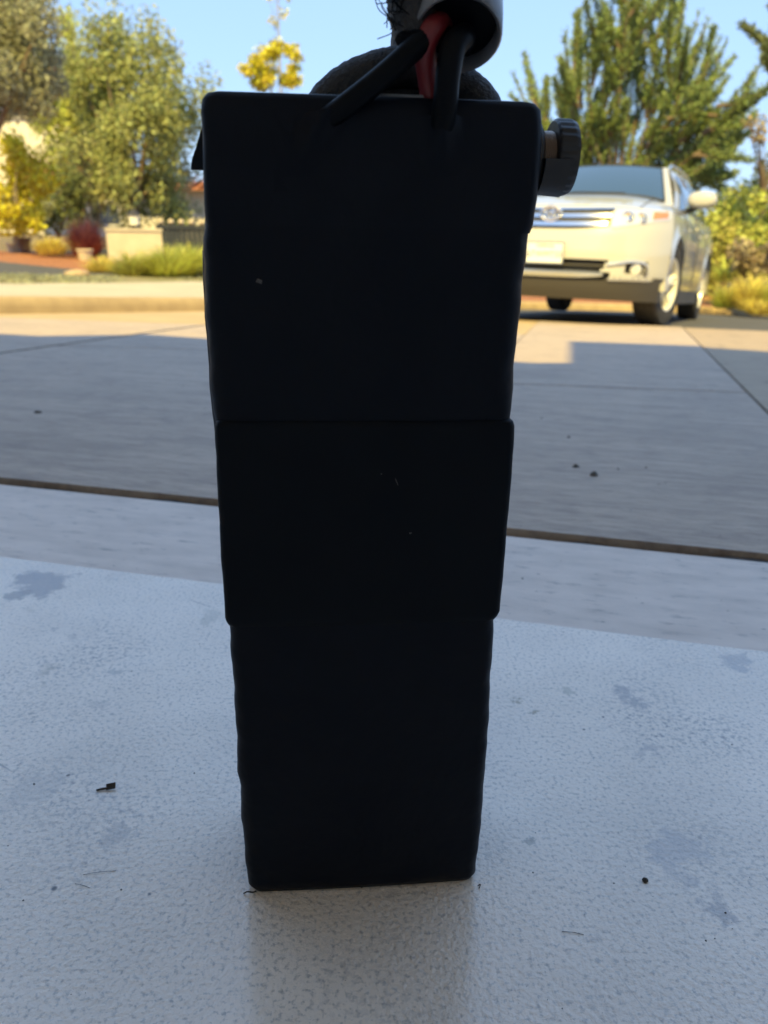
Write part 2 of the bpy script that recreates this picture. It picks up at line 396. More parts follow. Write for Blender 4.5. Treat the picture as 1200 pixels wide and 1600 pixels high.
# the garage that shades this spot: walls, ceiling, roof edges above (shadows on the driveway)
def wallbox(name, u0, u1, v0, v1, z0, z1, m):
    b = MB(); b.add([G(u, v, z) for u in (u0, u1) for v in (v0, v1) for z in (z0, z1)], [(0, 1, 3, 2), (4, 6, 7, 5), (0, 4, 5, 1), (2, 3, 7, 6), (0, 2, 6, 4), (1, 5, 7, 3)])
    return struct(b.build(name, m, smooth=False))
DU0, DU1 = -4.6, 3.6
wallbox('wall', -5.15, -5.0, -1.7, .66, -.15, 2.4, M['drywall'])
wallbox('wall', 4.0, 4.15, -1.7, .66, -.15, 2.4, M['drywall'])
wallbox('wall', -5.15, 4.15, -1.85, -1.7, -.15, 2.4, M['drywall'])
wallbox('wall', -5.0, DU0, .62, .66, -.003, 2.4, M['drywall'])
wallbox('wall', DU1, 4.0, .62, .66, -.003, 2.4, M['drywall'])
wallbox('lintel', DU0, DU1, .62, .66, 2.28, 2.4, M['drywall'])
wallbox('ceiling', -5.15, 4.15, -1.85, .66, 2.4, 2.44, M['drywall'])
TE = math.tan(SUN_EL)
def back(u, v, zr): return (u, v - (zr - gz(v)) / TE)
zr = 2.95
edge = [back(u, v, zr) for u, v in [(-5.5, 2.85), (-2.346, 2.871), (-1.967, 3.39), (-1.656, 3.333), (-.151, 2.961), (.063, 3.10)]]
poly = uvp((-5.5, -6.2), *edge, (2.6, edge[-1][1]), (2.6, -6.2)) if False else uvp((2.6, -6.2), (2.6, edge[-1][1]), *reversed(edge), (-5.5, -6.2))
struct(prism('roof', poly, 2.45, zr, M['roofm']))
zr2 = 5.2
e2 = [back(u, v, zr2) for u, v in [(.026, 4.495), (.691, 4.631), (1.06, 4.501), (6.5, 4.45)]]
p2 = uvp((e2[0][0], -4.0), *e2, (6.5, -4.0))
struct(prism('upper_storey', p2[::-1] if False else p2, 2.955, zr2, M['drywall']))
wallbox('wall', 4.16, 6.5, .3, .8, -.4, 2.95, M['drywall'])
wallbox('roof', 2.61, 6.5, -6.2, .8, 2.73, 2.95, M['roofm'])

# kerb, pavement and garden beds across the road
kerb_pts = [(-4.6, 1.6), (-2.55, 5.16), (-2.16, 5.84), (-1.67, 6.71), (-.7, 8.45), (.5, 10.3), (1.9, 11.9), (3.6, 13.0), (5.6, 13.5), (9.5, 14.2), (16, 16)]
kb = MB(); rings = []
kp = bez([(x, y, 0) for x, y in kerb_pts], 8)
for i, p in enumerate(kp):
    d = (kp[min(i + 1, len(kp) - 1)] - kp[max(i - 1, 0)]).normalized(); o = Vector((-d.y, d.x, 0))
    z = gzxy(p.x, p.y); hh = .105
    rings.append([p + Vector((0, 0, z - .15)), p + Vector((0, 0, z + .04)), p + o * .03 + Vector((0, 0, z + hh - .012)), p + o * .05 + Vector((0, 0, z + hh)), p + o * .17 + Vector((0, 0, z + hh)), p + o * .17 + Vector((0, 0, z - .15))])
kb.rings(rings, closed=True)
struct(kb.build('kerb', M['kerbm']))

def strip(name, near, far, m, n=10):
    """sheet between two polylines of world points"""
    b = MB()
    def rs(pl):
        pl = [Vector(p) for p in pl]; L = [0]
        for a, c in zip(pl, pl[1:]): L.append(L[-1] + (c - a).length)
        out = []
        for k in range(n + 1):
            s = L[-1] * k / n
            for i in range(len(pl) - 1):
                if s <= L[i + 1] + 1e-9:
                    t = (s - L[i]) / max(1e-9, L[i + 1] - L[i]); out.append(pl[i].lerp(pl[i + 1], t)); break
        return out
    A, B = rs(near), rs(far)
    b.rings([A, B], closed=False)
    return struct(b.build(name, m))
kin = []
for i, p in enumerate(kp):
    d = (kp[min(i + 1, len(kp) - 1)] - kp[max(i - 1, 0)]).normalized(); o = Vector((-d.y, d.x, 0))
    q = p + o * .172; kin.append(Vector((q.x, q.y, gzxy(p.x, p.y) + .101)))
nL = 42
left_in = kin[:nL]
wk = [Vector((-9, 4.5, .02)), at(-150, 440, 7.6), at(0, 443, 8.3), at(130, 442, 9.0), at(310, 440, 10.0), at(420, 438, 11.2), Vector((.6, 13, -.66))]
strip('pavement', left_in, wk, M['walk'], 24)
ln = [Vector((-10, 6.0, .06)), at(-150, 424, 8.6), at(0, 428, 9.2), at(130, 430, 10.2), at(310, 427, 11.6), at(420, 426, 12.6), Vector((.9, 14.4, -.60))]
strip('lawn', wk, ln, M['lawn'], 24)
ph = [Vector((-11, 7.6, .1)), at(-150, 404, 10.0), at(0, 408, 10.6), at(130, 423, 11.2), at(310, 420, 12.4), at(420, 420, 13.2), Vector((1.1, 15, -.55))]
strip('path', ln, ph, M['asphalt'], 24)
mu = [Vector((-14, 11, .25)), at(-150, 392, 14.0), at(0, 392, 14.2), at(140, 394, 14.8), at(310, 398, 15.4), at(420, 400, 15.8), Vector((1.5, 17.5, -.5))]
strip('mulch_bed', ph, mu, M['mulch'], 24)
fy = [Vector((-30, 30, .3)), Vector((-16, 34, .2)), Vector((-8, 34, .1)), Vector((0, 34, -.2)), Vector((4, 32, -.5))]
strip('yard', mu, fy, M['soil'], 24)
rm = [Vector((.6, 13, -.66)), Vector((2.2, 14.6, -.75)), Vector((3.8, 14.6, -.78)), Vector((6.2, 15.2, -.78)), Vector((11, 16.5, -.7)), Vector((18, 18, -.6))]
strip('planting_bed', kin[nL - 1:], rm, M['mulch'], 24)
fy2 = [Vector((4, 32, -.5)), Vector((8, 32, -.4)), Vector((16, 32, -.2)), Vector((26, 30, 0)), Vector((34, 28, 0))]
strip('yard', rm, fy2, M['soil'], 24)
gb = MB(); gb.add([(-900, -900, -2.2), (900, -900, -2.2), (900, 900, -2.2), (-900, 900, -2.2)], [(0, 1, 2, 3)])
struct(gb.build('ground', M['soil'], smooth=False))

# ------------------------------------------------------------------ foliage builders
def leaf_cloud(blobs, n, size, seed=0, flat=.0, shell=.55, aspect=.5, up=.0):
    """many leaf-shaped faces spread through ellipsoid blobs (cx,cy,cz,rx,ry,rz)"""
    g = np.random.default_rng(seed)
    B = np.array(blobs, float); w = (B[:, 3] * B[:, 4] * B[:, 5]) ** .7; w /= w.sum()
    k = g.choice(len(B), n, p=w)
    d = g.normal(size=(n, 3)); d /= np.linalg.norm(d, axis=1)[:, None]
    r = shell + (1 - shell) * g.random(n) ** .6
    r *= g.choice([1, .6, 1.12], n, p=[.7, .2, .1])
    c = B[k, :3] + d * B[k, 3:] * r[:, None]
    a = g.normal(size=(n, 3)); a[:, 2] += up; a /= np.linalg.norm(a, axis=1)[:, None]
    e = g.normal(size=(n, 3)); e -= (e * a).sum(1)[:, None] * a; e /= np.linalg.norm(e, axis=1)[:, None]
    s = size * g.uniform(.6, 1.4, n)[:, None]
    v = np.stack([c - a * s, c + e * s * aspect, c + a * s, c - e * s * aspect], 1).reshape(-1, 3)
    f = np.arange(4 * n).reshape(-1, 4)
    b = MB(); b.v = [tuple(p) for p in v.tolist()]; b.f = [tuple(i) for i in f.tolist()]
    return b

def clumps(c, rad, n, seed, rmin=.22, rmax=.42, low=-.6, vs=.8):
    g = np.random.default_rng(seed); out = []
    c = Vector(c)
    for i in range(n):
        while True:
            d = g.uniform(-1, 1, 3)
            if (d ** 2).sum() < 1 and d[2] > low: break
        s = g.uniform(rmin, rmax)
        out.append((c.x + d[0] * rad[0] * .82, c.y + d[1] * rad[1] * .82, c.z + d[2] * rad[2] * .82, rad[0] * s, rad[1] * s, rad[2] * s * vs))
    return out

def make_tree(name, base, crown_c, rad, nblob, nleaf, lsize, lm, bm_, label, cat='tree', seed=1, trunk_r=.12, limbs=7, group=None, rmin=.22, rmax=.42, shell=.5, low=-.7, vs=.8):
    base = Vector(base); t = empty(name, base, label, cat, group)
    cc = Vector(crown_c) - base
    bl = clumps(cc, rad, nblob, seed, rmin, rmax, low, vs)
    leaf_cloud(bl, nleaf, lsize, seed, shell=shell).build('crown', lm, t, smooth=False)
    b = MB(); rnd = random.Random(seed)
    fork = cc * .55 + Vector((rnd.uniform(-.1, .1), rnd.uniform(-.1, .1), -rad[2] * .25))
    b.tube(bez([(0, 0, -.1), fork * .5 + Vector((rnd.uniform(-.08, .08), 0, 0)), fork], 8), np.linspace(trunk_r * 1.2, trunk_r * .7, 17), 9)
    for i in range(limbs):
        q = bl[int(i * len(bl) / limbs)]; e = Vector(q[:3])
        mid = fork.lerp(e, .5) + Vector((rnd.uniform(-.15, .15), rnd.uniform(-.15, .15), rnd.uniform(0, .2))) * rad[0] * .4
        b.tube(bez([fork * .96, mid, e], 6), np.linspace(trunk_r * .55, trunk_r * .08, 13), 6)
    b.build('trunk', bm_, t)
    return t

def blade_clump(n, h, spread, w, seed, droop=.5, base_r=.1):
    g = np.random.default_rng(seed); b = MB()
    for i in range(n):
        a = g.uniform(0, 2 * math.pi); br = base_r * math.sqrt(g.random()); hh = h * (1.25 - .75 * (br / base_r) ** 2) * g.uniform(.55, 1.1); sp = spread * g.uniform(.15, 1.05)
        x0, y0 = br * math.cos(a), br * math.sin(a); ca, sa = math.cos(a + g.normal() * .4), math.sin(a + g.normal() * .4)
        pts = []
        for k in range(4):
            s = k / 3
            pts.append(Vector((x0 + ca * sp * s ** 1.6, y0 + sa * sp * s ** 1.6, hh * (s - droop * .45 * s ** 3))))
        side = Vector((-sa, ca, 0)) * w
        vs = []
        for k, p in enumerate(pts):
            ww = (1, .9, .6, .08)[k]; vs += [p - side * ww, p + side * ww]
        b.add(vs, [(0, 1, 3, 2), (2, 3, 5, 4), (4, 5, 7, 6)])
    return b

def make_clump(name, loc, n, h, spread, w, m, label, cat, seed, droop=.5, base_r=.1, group=None):
    o = blade_clump(n, h, spread, w, seed, droop, base_r).build(name, m, None, smooth=False, loc=loc)
    return tag(o, label, cat, group)

def make_shrub(name, base, rad, nblob, nleaf, lsize, lm, label, seed, stems=6, cat='shrub', group=None, shell=.4):
    base = Vector(base); t = empty(name, base, label, cat, group)
    bl = clumps((0, 0, rad[2] * .95), rad, nblob, seed, .25, .5, -.95)
    leaf_cloud(bl, nleaf, lsize, seed, shell=shell, up=.5).build('foliage', lm, t, smooth=False)
    b = MB()
    for i in range(stems):
        e = Vector(bl[i % len(bl)][:3]); b.tube(bez([(0, 0, -.05), e * .5 + Vector((0, 0, rad[2] * .1)), e], 4), np.linspace(.02, .006, 9) * max(.6, rad[2]), 5)
    b.build('stem', M['bark'], t)
    return t

# ------------------------------------------------------------------ left background: house, trees, garden
def gl(x, Y, z=None):
    """ground point on the left yard under pixel column x at depth Y"""
    p = at(x, 395, Y); p.z = .05 if z is None else z; return p

house = empty('house', at(120, 380, 24), 'white stucco two storey house with terracotta tile roofs behind the olive trees', 'house')
HB = house.location.copy()
def hp(x, y, Y): return at(x, y, Y) - HB
def hwall(x0, x1, y0, y1, Y, m=M['stucco'], depth=4):
    a, c = hp(x0, y1, Y), hp(x1, y0, Y)
    b = MB(); b.box(a.x, c.x, a.y, a.y + depth, -1.2, c.z); return b.build('wall', m, house, smooth=False)
hwall(-420, 118, 118, 380, 24)
hwall(60, 336, 292, 380, 22.6)
def roof(x0, x1, y_eave, y_ridge, Y, run):
    a, c = hp(x0, y_eave, Y), hp(x1, y_eave, Y); top = hp(x0, y_ridge, Y + run)
    b = MB()
    nr = 10; ncol = max(4, int((c.x - a.x) / .28))
    base = MB()
    base.add([(a.x, a.y - .3, a.z - .06), (c.x, a.y - .3, a.z - .06), (c.x, a.y + run, top.z - .06), (a.x, a.y + run, top.z - .06), (c.x, a.y + 2 * run, a.z - .1), (a.x, a.y + 2 * run, a.z - .1)], [(0, 1, 2, 3), (3, 2, 4, 5)])
    rf = base.build('roof', M['tile'], house, smooth=False)
    slope = Vector((0, run + .3, top.z - a.z))
    for i in range(ncol):
        x = a.x + (i + .5) * (c.x - a.x) / ncol; w = (c.x - a.x) / ncol * .36
        for j in range(nr):
            p0 = Vector((x, a.y - .3, a.z)) + slope * (j / nr); p1 = Vector((x, a.y - .3, a.z)) + slope * ((j + 1.06) / nr)
            up = Vector((0, 0, .05))
            ring = lambda p, k: [p + Vector((w * k * math.cos(t), 0, w * k * math.sin(t) + .0)) for t in (0, .8, 1.57, 2.34, 3.14)]
            b.rings([ring(p0 + up * .3, 1.05), ring(p1 - up * .2, .9)], closed=False)
    tl = b.build('tile', M['tile'], rf); tl['kind'] = 'stuff'
roof(-440, 122, 122, 84, 23.7, 2.6)
roof(20, 130, 282, 252, 21.6, 1.2)
roof(205, 340, 292, 278, 22.3, 1.0)
for (x0, x1, y0, y1, Y) in [(16, 52, 150, 182, 24), (150, 185, 318, 350, 22.6), (262, 292, 318, 346, 22.6)]:
    a, c = hp(x0, y1, Y), hp(x1, y0, Y)
    b = MB(); fr = .06
    b.box(a.x - fr, c.x + fr, a.y - .06, a.y + .02, a.z - fr, a.z); b.box(a.x - fr, c.x + fr, a.y - .06, a.y + .02, c.z, c.z + fr)
    b.box(a.x - fr, a.x, a.y - .06, a.y + .02, a.z, c.z); b.box(c.x, c.x + fr, a.y - .06, a.y + .02, a.z, c.z)
    w_ = b.build('window', M['stucco_grey'], house, smooth=False)
    b = MB(); b.box(a.x, c.x, a.y - .03, a.y + .01, a.z, c.z); b.build('pane', M['win'], w_, smooth=False)

make_tree('olive_tree', gl(215, 17), at(208, 185, 17), (1.85, 1.5, 2.35), 85, 30000, .045, M['green'], M['bark'],
          'broad green tree with a dense round crown behind the cream block', seed=3, trunk_r=.11, limbs=18, rmin=.10, rmax=.24, shell=.15, low=-.95, vs=1.25)
make_tree('olive_tree', gl(120, 18.5), at(128, 170, 18.5), (1.3, 1.2, 2.0), 50, 15000, .045, M['lime2'], M['bark'],
          'yellowish green tree left of the broad green tree, in front of the house roof', seed=5, trunk_r=.10, limbs=14, rmin=.10, rmax=.25, shell=.15, low=-.95, vs=1.25)
make_tree('olive_tree', gl(-60, 12.5), at(8, 72, 12.5), (1.12, 1.0, 1.3), 44, 34000, .033, M['olive_grey'], M['bark'],
          'grey green olive tree filling the top left corner of the photo', seed=9, trunk_r=.10, limbs=9, rmin=.16, rmax=.36, shell=.3)
make_tree('lime_shrub_tree', gl(25, 13.4), at(22, 290, 13.4), (.72, .6, .95), 20, 4200, .045, M['lime'], M['palebark'],
          'bright yellow green young tree at the left photo edge before the white wall', seed=12, trunk_r=.04, limbs=7, shell=.3)
make_tree('slender_tree', at(425, 390, 20), at(425, 108, 20), (.78, .6, .72), 22, 3200, .05, M['lime'], M['palebark'],
          'small lime yellow tree rising behind the battery pack', seed=15, trunk_r=.05, limbs=6, rmin=.2, rmax=.34, shell=.2)
t = empty('sapling', at(436, 390, 23), 'thin sparse sapling with a few leaves at its tip, above the lime yellow tree', 'tree')
b = MB(); top = at(433, -30, 23) - t.location; b.tube(bez([(0, 0, -.1), top * .5 + Vector((.1, 0, 0)), top], 8), np.linspace(.04, .012, 17), 6)
for k in range(9):
    s = .78 + k * .024; p = top * s; d = Vector((random.uniform(-.35, .35), random.uniform(-.2, .2), .3))
    b.tube([p, p + d], [.01, .004], 4)
b.build('trunk', M['palebark'], t)
leaf_cloud([(top.x + x, top.y, top.z + z, .14, .14, .14) for x, z in [(.2, -.1), (-.2, -.35), (.15, -.7), (-.12, -.9), (.3, -.3)]], 170, .05, 4).build('crown', M['lime'], t, smooth=False)
for i, (x, Y, w, h, m, lab) in enumerate([
        (95, 16.2, .7, 1.0, 'darkleaf', 'dark green shrub under the trees, behind the golden grass clump'),
        (150, 16.6, .8, 1.15, 'olive', 'olive green shrub behind the red fountain grass'),
        (40, 15.6, .5, .5, 'olive', 'low olive shrub behind the brown pots'),
        (275, 18.5, 1.1, 1.0, 'olive_grey', 'grey green shrub behind the dark garden fence')]):
    make_shrub('shrub', gl(x, Y), (w, .5, h), 9, 1500, .05, M[m], lab, 30 + i, stems=9)

# cream block with a lantern on it
blk = empty('masonry_block', at(211, 407, 13.2), 'cream stucco masonry block between red grass and yellow green shrub', 'masonry block', rot=(0, 0, .30))
a = at(172, 404, 13.2) - blk.location; c = at(250, 358, 13.2) - blk.location
b = MB(); b.box(a.x, c.x, -.05, .6, -.35, c.z - .04); b.build('body', M['pillar'], blk, smooth=False)
b = MB(); b.box(a.x - .015, c.x + .015, -.07, .62, c.z - .038, c.z); b.build('cap', M['pillar'], blk, smooth=False)
lt = empty('lantern', at(205, 356, 13.3) + Vector((0, .2, 0)), 'small bronze lantern with pale glass on top of the cream block', 'lantern')
lt.location.z = blk.location.z + c.z
b = MB(); b.lathe([(0, .07), (.02, .07), (.025, .03), (.05, .03)], Matrix.Rotation(-math.pi / 2, 4, 'Y'), 12); b.build('base', M['lantern'], lt)
b = MB(); b.lathe([(.05, .06), (.055, .075), (.2, .095), (.205, .09)], Matrix.Rotation(-math.pi / 2, 4, 'Y'), 8); b.build('glass', M['lampglass'], lt)
b = MB(); b.lathe([(.205, .12), (.215, .12), (.27, .05), (.29, .02), (.32, .012)], Matrix.Rotation(-math.pi / 2, 4, 'Y'), 8); b.build('cap', M['lantern'], lt)

# dark fence with pale finials at the right of the block
fe = empty('garden_fence', at(255, 388, 16), 'dark low garden fence topped by a row of pale round finials', 'fence')
a = at(246, 388, 16) - fe.location; c = at(420, 352, 16) - fe.location
nbd = 22
for i in range(nbd):
    x = a.x + (c.x - a.x) * i / nbd; b = MB(); b.box(x, x + (c.x - a.x) / nbd * .9, 0, .03, -.25, c.z - .02); b.build('board', M['fence'], fe, smooth=False)
b = MB(); b.box(a.x, c.x, -.03, .0, c.z - .10, c.z - .05); b.build('rail', M['fence'], fe, smooth=False)
ball = MB(); ball.lathe([(0, .004), (.01, .045), (.045, .065), (.085, .045), (.1, .004)], Matrix.Rotation(-math.pi / 2, 4, 'Y'), 10)
bo = ball.build('finial', M['palepot'], fe, loc=(a.x + .1, .015, c.z - .02))
for i in range(1, 13):
    o2 = bo.copy(); COL.objects.link(o2); o2.parent = fe; o2.location = (a.x + .1 + i * .2, .015, c.z - .02)

make_clump('fountain_grass', at(136, 400, 13.8), 900, .68, .40, .009, M['redgrass'], 'dark red fountain grass beside the cream block', 'ornamental grass', 40, .6, .2)
make_clump('golden_grass', at(80, 398, 13.0), 600, .36, .27, .008, M['yellowgrass'], 'round golden grass tuft on the red mulch', 'ornamental grass', 41, .8, .2)
pl = MB(); pl.rings([[Vector((math.cos(t) * r_, math.sin(t) * r_, z)) for t in np.linspace(0, 2 * math.pi, 20, endpoint=False)] for r_, z in [(.09, -.05), (.12, .13), (.135, .13), (.135, .155), (.12, .155), (.11, .12)]])
tag(pl.build('planter', M['palepot'], None, loc=at(134, 405, 13.0), smooth=True), 'pale round planter standing in front of the red grass', 'planter')
make_clump('border_grass', at(268, 436, 10.8), 2000, .42, .42, .008, M['greengrass'], 'large yellow green grassy shrub beside the battery pack, before the cream block', 'ornamental grass', 42, .35, .30)
make_clump('border_grass', at(208, 436, 10.6), 800, .36, .34, .007, M['shrub'], 'smaller grassy shrub with loose blades before the cream block front', 'ornamental grass', 43, .3, .18)
make_clump('border_grass', at(300, 438, 11.2), 1300, .5, .45, .008, M['greengrass'], 'green grassy clump half hidden behind the battery pack', 'ornamental grass', 45, .4, .25)
make_clump('golden_grass', at(160, 430, 11.0), 600, .30, .30, .007, M['yellowgrass'], 'low golden grass tuft left of the large grassy shrub', 'ornamental grass', 44, .6, .12)
def rock(loc, r, seed, label, m=M['rock'], name='rock', cat='rock'):
    g = random.Random(seed); b = MB(); rs = []
    for i in range(7):
        ph_ = math.pi * (i / 6 - .5) * .98
        rs.append([Vector((math.cos(t) * math.cos(ph_) * r[0], math.sin(t) * math.cos(ph_) * r[1], math.sin(ph_) * r[2] + r[2] * .6)) * g.uniform(.85, 1.12) for t in np.linspace(0, 2 * math.pi, 9, endpoint=False)])
    b.rings(rs); return tag(b.build(name, m, None, loc=loc, angle=50), label, cat)
rock(at(122, 436, 10.0), (.17, .12, .07), 1, 'tan rock lying at the lawn edge below the mulch bed')
rock(at(298, 432, 10.9), (.16, .12, .09), 2, 'tan rock at the foot of the grassy clump beside the battery')
def pot(loc, r, h, m, label):
    b = MB(); b.rings([[Vector((math.cos(t) * q, math.sin(t) * q, z)) for t in np.linspace(0, 2 * math.pi, 18, endpoint=False)] for q, z in [(r * .7, 0), (r * .95, h * .85), (r * 1.1, h * .86), (r * 1.1, h), (r * .9, h), (r * .85, h * .8)]])
    return tag(b.build('plant_pot', m, None, loc=loc), label, 'pot')
pot(at(40, 397, 13.6), .11, .26, M['pot'], 'brown plant pot standing on the mulch at the left')
pot(at(24, 397, 13.9), .13, .18, M['palepot'], 'pale low plant pot left of the brown pot')
tag(leaf_cloud([(p.x, p.y, p.z + .0, .5, .4, .02) for p in [ln[1].lerp(wk[1], s) for s in (.3, .7)] + [ln[2].lerp(wk[2], s) for s in (.2, .5, .8)] + [ln[2].lerp(ln[3], .5).lerp(wk[2].lerp(wk[3], .5), s) for s in (.3, .7)] + [ln[3].lerp(wk[3], s) for s in (.3, .7)] + [ln[4].lerp(wk[4], s) for s in (.2, .5, .8)]], 6000, .025, 77, up=2.0, aspect=.25).build('grass', M['olive_grey'], None, smooth=False), 'thin patchy grass in the strip beyond the pavement', 'grass', kind='stuff')

# ------------------------------------------------------------------ right background: cypress, pine, shrubs
def conifer(name, base, tips, label, m, seed, trunk_r=.22, tw=.5, nt=16, fork_h=.25, cat='tree', sub=2):
    base = Vector(base); t = empty(name, base, label, cat); g = random.Random(seed)
    wood = MB(); V = []; Fc = []
    full = list(tips)
    for tip, start in tips:
        for q in range(sub):
            s_ = g.uniform(.4, .8); a_ = Vector(start).lerp(Vector(tip), s_); v_ = (Vector(tip) - Vector(start)) * g.uniform(.25, .5)
            rot = Matrix.Rotation(g.choice((-1, 1)) * R(g.uniform(10, 38)), 4, 'Y') @ Matrix.Rotation(R(g.uniform(-25, 25)), 4, 'X')
            full.append((a_ + rot @ v_, a_))
    for tip, start in full:
        s0 = Vector(start) - base; e = Vector(tip) - base
        dv = e - s0; ctrl = s0 + dv * .45 + Vector((dv.x * .12, 0, -abs(dv.x) * .10 + g.uniform(-.1, .1)))
        path = bez([s0, ctrl, e], 14); L = dv.length
        wood.tube(path, np.linspace(trunk_r * .16, .008, len(path)), 6)
        for i, p in enumerate(path):
            s = i / (len(path) - 1)
            if s < .12: continue
            d = (path[min(i + 1, len(path) - 1)] - path[max(0, i - 1)]).normalized()
            for q in range(nt):
                side = Vector((g.gauss(0, 1), g.gauss(0, 1), g.gauss(0, .7))); side -= side.dot(d) * d
                if side.length < .01: continue
                side.normalize()
                ln_ = tw * (1.1 - .8 * s) * g.uniform(.35, 1.0) + .08
                td = (d * g.uniform(.5, 1.0) + side * g.uniform(.35, .8) + Vector((0, 0, .25))).normalized()
                o = p + d * g.uniform(-.5, .5) * L / 28
                wd = Vector((g.gauss(0, 1), g.gauss(0, 1), g.gauss(0, 1))); wd -= wd.dot(td) * td; wd.normalize()
                nseg = 5
                for w_ in range(nseg):
                    c0 = o + td * ln_ * (w_ / nseg); a2 = (td + wd * (.55 if w_ % 2 else -.55) + Vector((g.gauss(0, .2), g.gauss(0, .2), g.gauss(0, .2)))).normalized()
                    ll = ln_ * .42 * g.uniform(.7, 1.2); ss = a2.cross(Vector((g.gauss(0, 1), g.gauss(0, 1), g.gauss(0, 1)))).normalized() * (.011 + .012 * g.random())
                    k = len(V); V += [tuple(c0 - ss * .6), tuple(c0 + a2 * ll * .5 - ss), tuple(c0 + a2 * ll), tuple(c0 + a2 * ll * .5 + ss)]
                    Fc.append((k, k + 1, k + 2, k + 3))
    b = MB(); b.v = V; b.f = Fc; b.build('crown', m, t, smooth=False)
    wood.build('trunk', M['bark'], t)
    return t
Yc = 21.0
cb = at(945, 400, Yc); cb.z = -.6
def cs(x, y): return at(x, y, Yc)
tips = []
g = random.Random(5)
tip_px = [(812, 112), (836, 92), (850, 165), (868, 72), (884, 62), (905, 78), (926, 22), (946, -40), (966, -70), (984, -50), (1004, -60), (1030, -45), (1052, -20), (1058, 10), (1080, 52), (1098, 22), (1112, 70), (1132, 72),
          (1128, 110), (1150, 118), (1140, 150), (1160, 162), (1146, 200), (1128, 228), (1104, 180), (1150, 240), (1165, 205), (1095, 265), (1130, 270), (1084, 120), (1040, 60), (960, 40), (930, 100), (900, 130), (870, 150), (842, 215), (1050, 150), (940, 170), (1085, 215), (1035, 205), (905, 200), (985, 185), (1120, 255), (860, 245)]
for (x, y) in tip_px:
    dx = (x - 950) / 200
    st = cs(950 + dx * 45 + g.uniform(-10, 10), 300 - (20 if abs(dx) < .4 else 0)) + Vector((0, g.uniform(-.3, .3), 0))
    tp = cs(x, y) + Vector((0, g.uniform(-1.3, 1.3), 0))
    tips.append((tp, st))
t = conifer('cypress_tree', cb, tips, 'large cypress tree with upswept fanned branches behind the white car', M['cypress'], 6, .3, .30, 6, sub=3)
b = MB(); b.tube(bez([(0, 0, -.3), Vector((0, 0, 1.0)), cs(950, 285) - cb], 6), np.linspace(.34, .2, 13), 10); b.build('trunk', M['bark'], t)
# brown dead twigs within the cypress
Yp = 15.0
pb = at(1290, 480, Yp); pb.z = -.7
ptips = [(at(x, y, Yp) + Vector((0, random.uniform(-.6, .6), 0)), at(1275 + random.uniform(-8, 8), sy, Yp)) for x, y, sy in [(1186, 82, 120), (1184, 30, 80), (1184, 100, 140), (1196, 55, 100), (1190, 140, 170), (1215, 10, 60), (1230, -40, 20), (1215, 80, 130), (1225, 120, 170), (1250, -60, 0), (1300, -80, -20), (1330, 20, 90), (1350, 110, 170)]]
t = conifer('pine_tree', pb, ptips, 'dark pine tree whose branch tips enter at the right photo edge', M['pine'], 8, .16, .24, 11, sub=0)
b = MB(); b.tube([(0, 0, -.3), at(1278, 200, Yp) - pb, at(1272, -60, Yp) - pb], [.16, .11, .05], 9); b.build('trunk', M['bark'], t)
t = make_tree('bare_tree', at(1190, 420, 18), at(1186, 205, 18), (.4, .35, .55), 8, 260, .05, M['brownshrub'], M['bark'], 'thin brown half bare tree above the lime bushes at right', seed=22, trunk_r=.045, limbs=9)
for i, (x, yb, Y, w, d, h, m, lab, n) in enumerate([
        (1180, 490, 14.4, .62, .6, 2.05, 'lime2', 'tall bright yellow green bush at the right photo edge', 6500),
        (1125, 490, 16.5, .8, .6, 2.05, 'lime2', 'bright green bush just right of the white car mirror', 6500),
        (1180, 490, 13.2, .52, .5, 1.2, 'brownshrub', 'brown dry shrub below the tall bright bush at right', 2400),
        (1108, 480, 15.2, .45, .4, 1.25, 'shrub', 'yellowish shrub close behind the white car rear', 1800),
        (1250, 490, 14.6, .9, .7, 2.2, 'shrub', 'big olive bush outside the right end of the planting bed', 2600),
        (1010, 440, 25.0, 1.8, 1.0, 2.6, 'darkleaf', 'dark hedge bush at the cypress foot behind the car roof', 4500),
        (870, 440, 25.0, 1.6, 1.0, 2.4, 'shrub', 'green hedge bush at the cypress foot, left end', 4500),
        (1150, 430, 26.0, 1.9, 1.0, 3.0, 'darkleaf', 'dark hedge bush beyond the lime bushes', 4500),
        (700, 430, 26.0, 2.6, 1.2, 2.4, 'darkleaf', 'wide dark hedge bush hidden behind the battery pack', 4500)]):
    p = at(x, yb, Y); p.z = -.75 if Y < 20 else -.45
    make_shrub('bush', p, (w, d, h * .55 if Y < 20 else h * .6), 18, n, .05 if Y < 20 else .08, M[m], lab, 50 + i, stems=8)
for i, (x, y, Y, n, h, sp, m, lab) in enumerate([
        (1168, 492, 12.6, 800, .62, .55, 'yellowgrass', 'large yellow grass clump in the red bed right of the car'),
        (1130, 490, 12.9, 420, .42, .4, 'greengrass', 'small green grass clump next to the white car rear wheel'),
        (1215, 494, 12.2, 700, .62, .5, 'greengrass', 'green grass clump cut off by the right photo edge'),
        (1185, 494, 11.9, 420, .28, .34, 'yellowgrass', 'low yellow grass tuft at the kerb front of the red bed'),
        (1132, 440, 13.6, 130, .42, .42, 'lime2', 'spiky green plant above the grass clumps, beside the car')]):
    p = at(x, y, Y); p.z = max(p.z, -.80)
    make_clump('grass_clump', p, n, h, sp, .007 if i != 4 else .016, M[m], lab, 'grass clump', 70 + i, .5, .16)

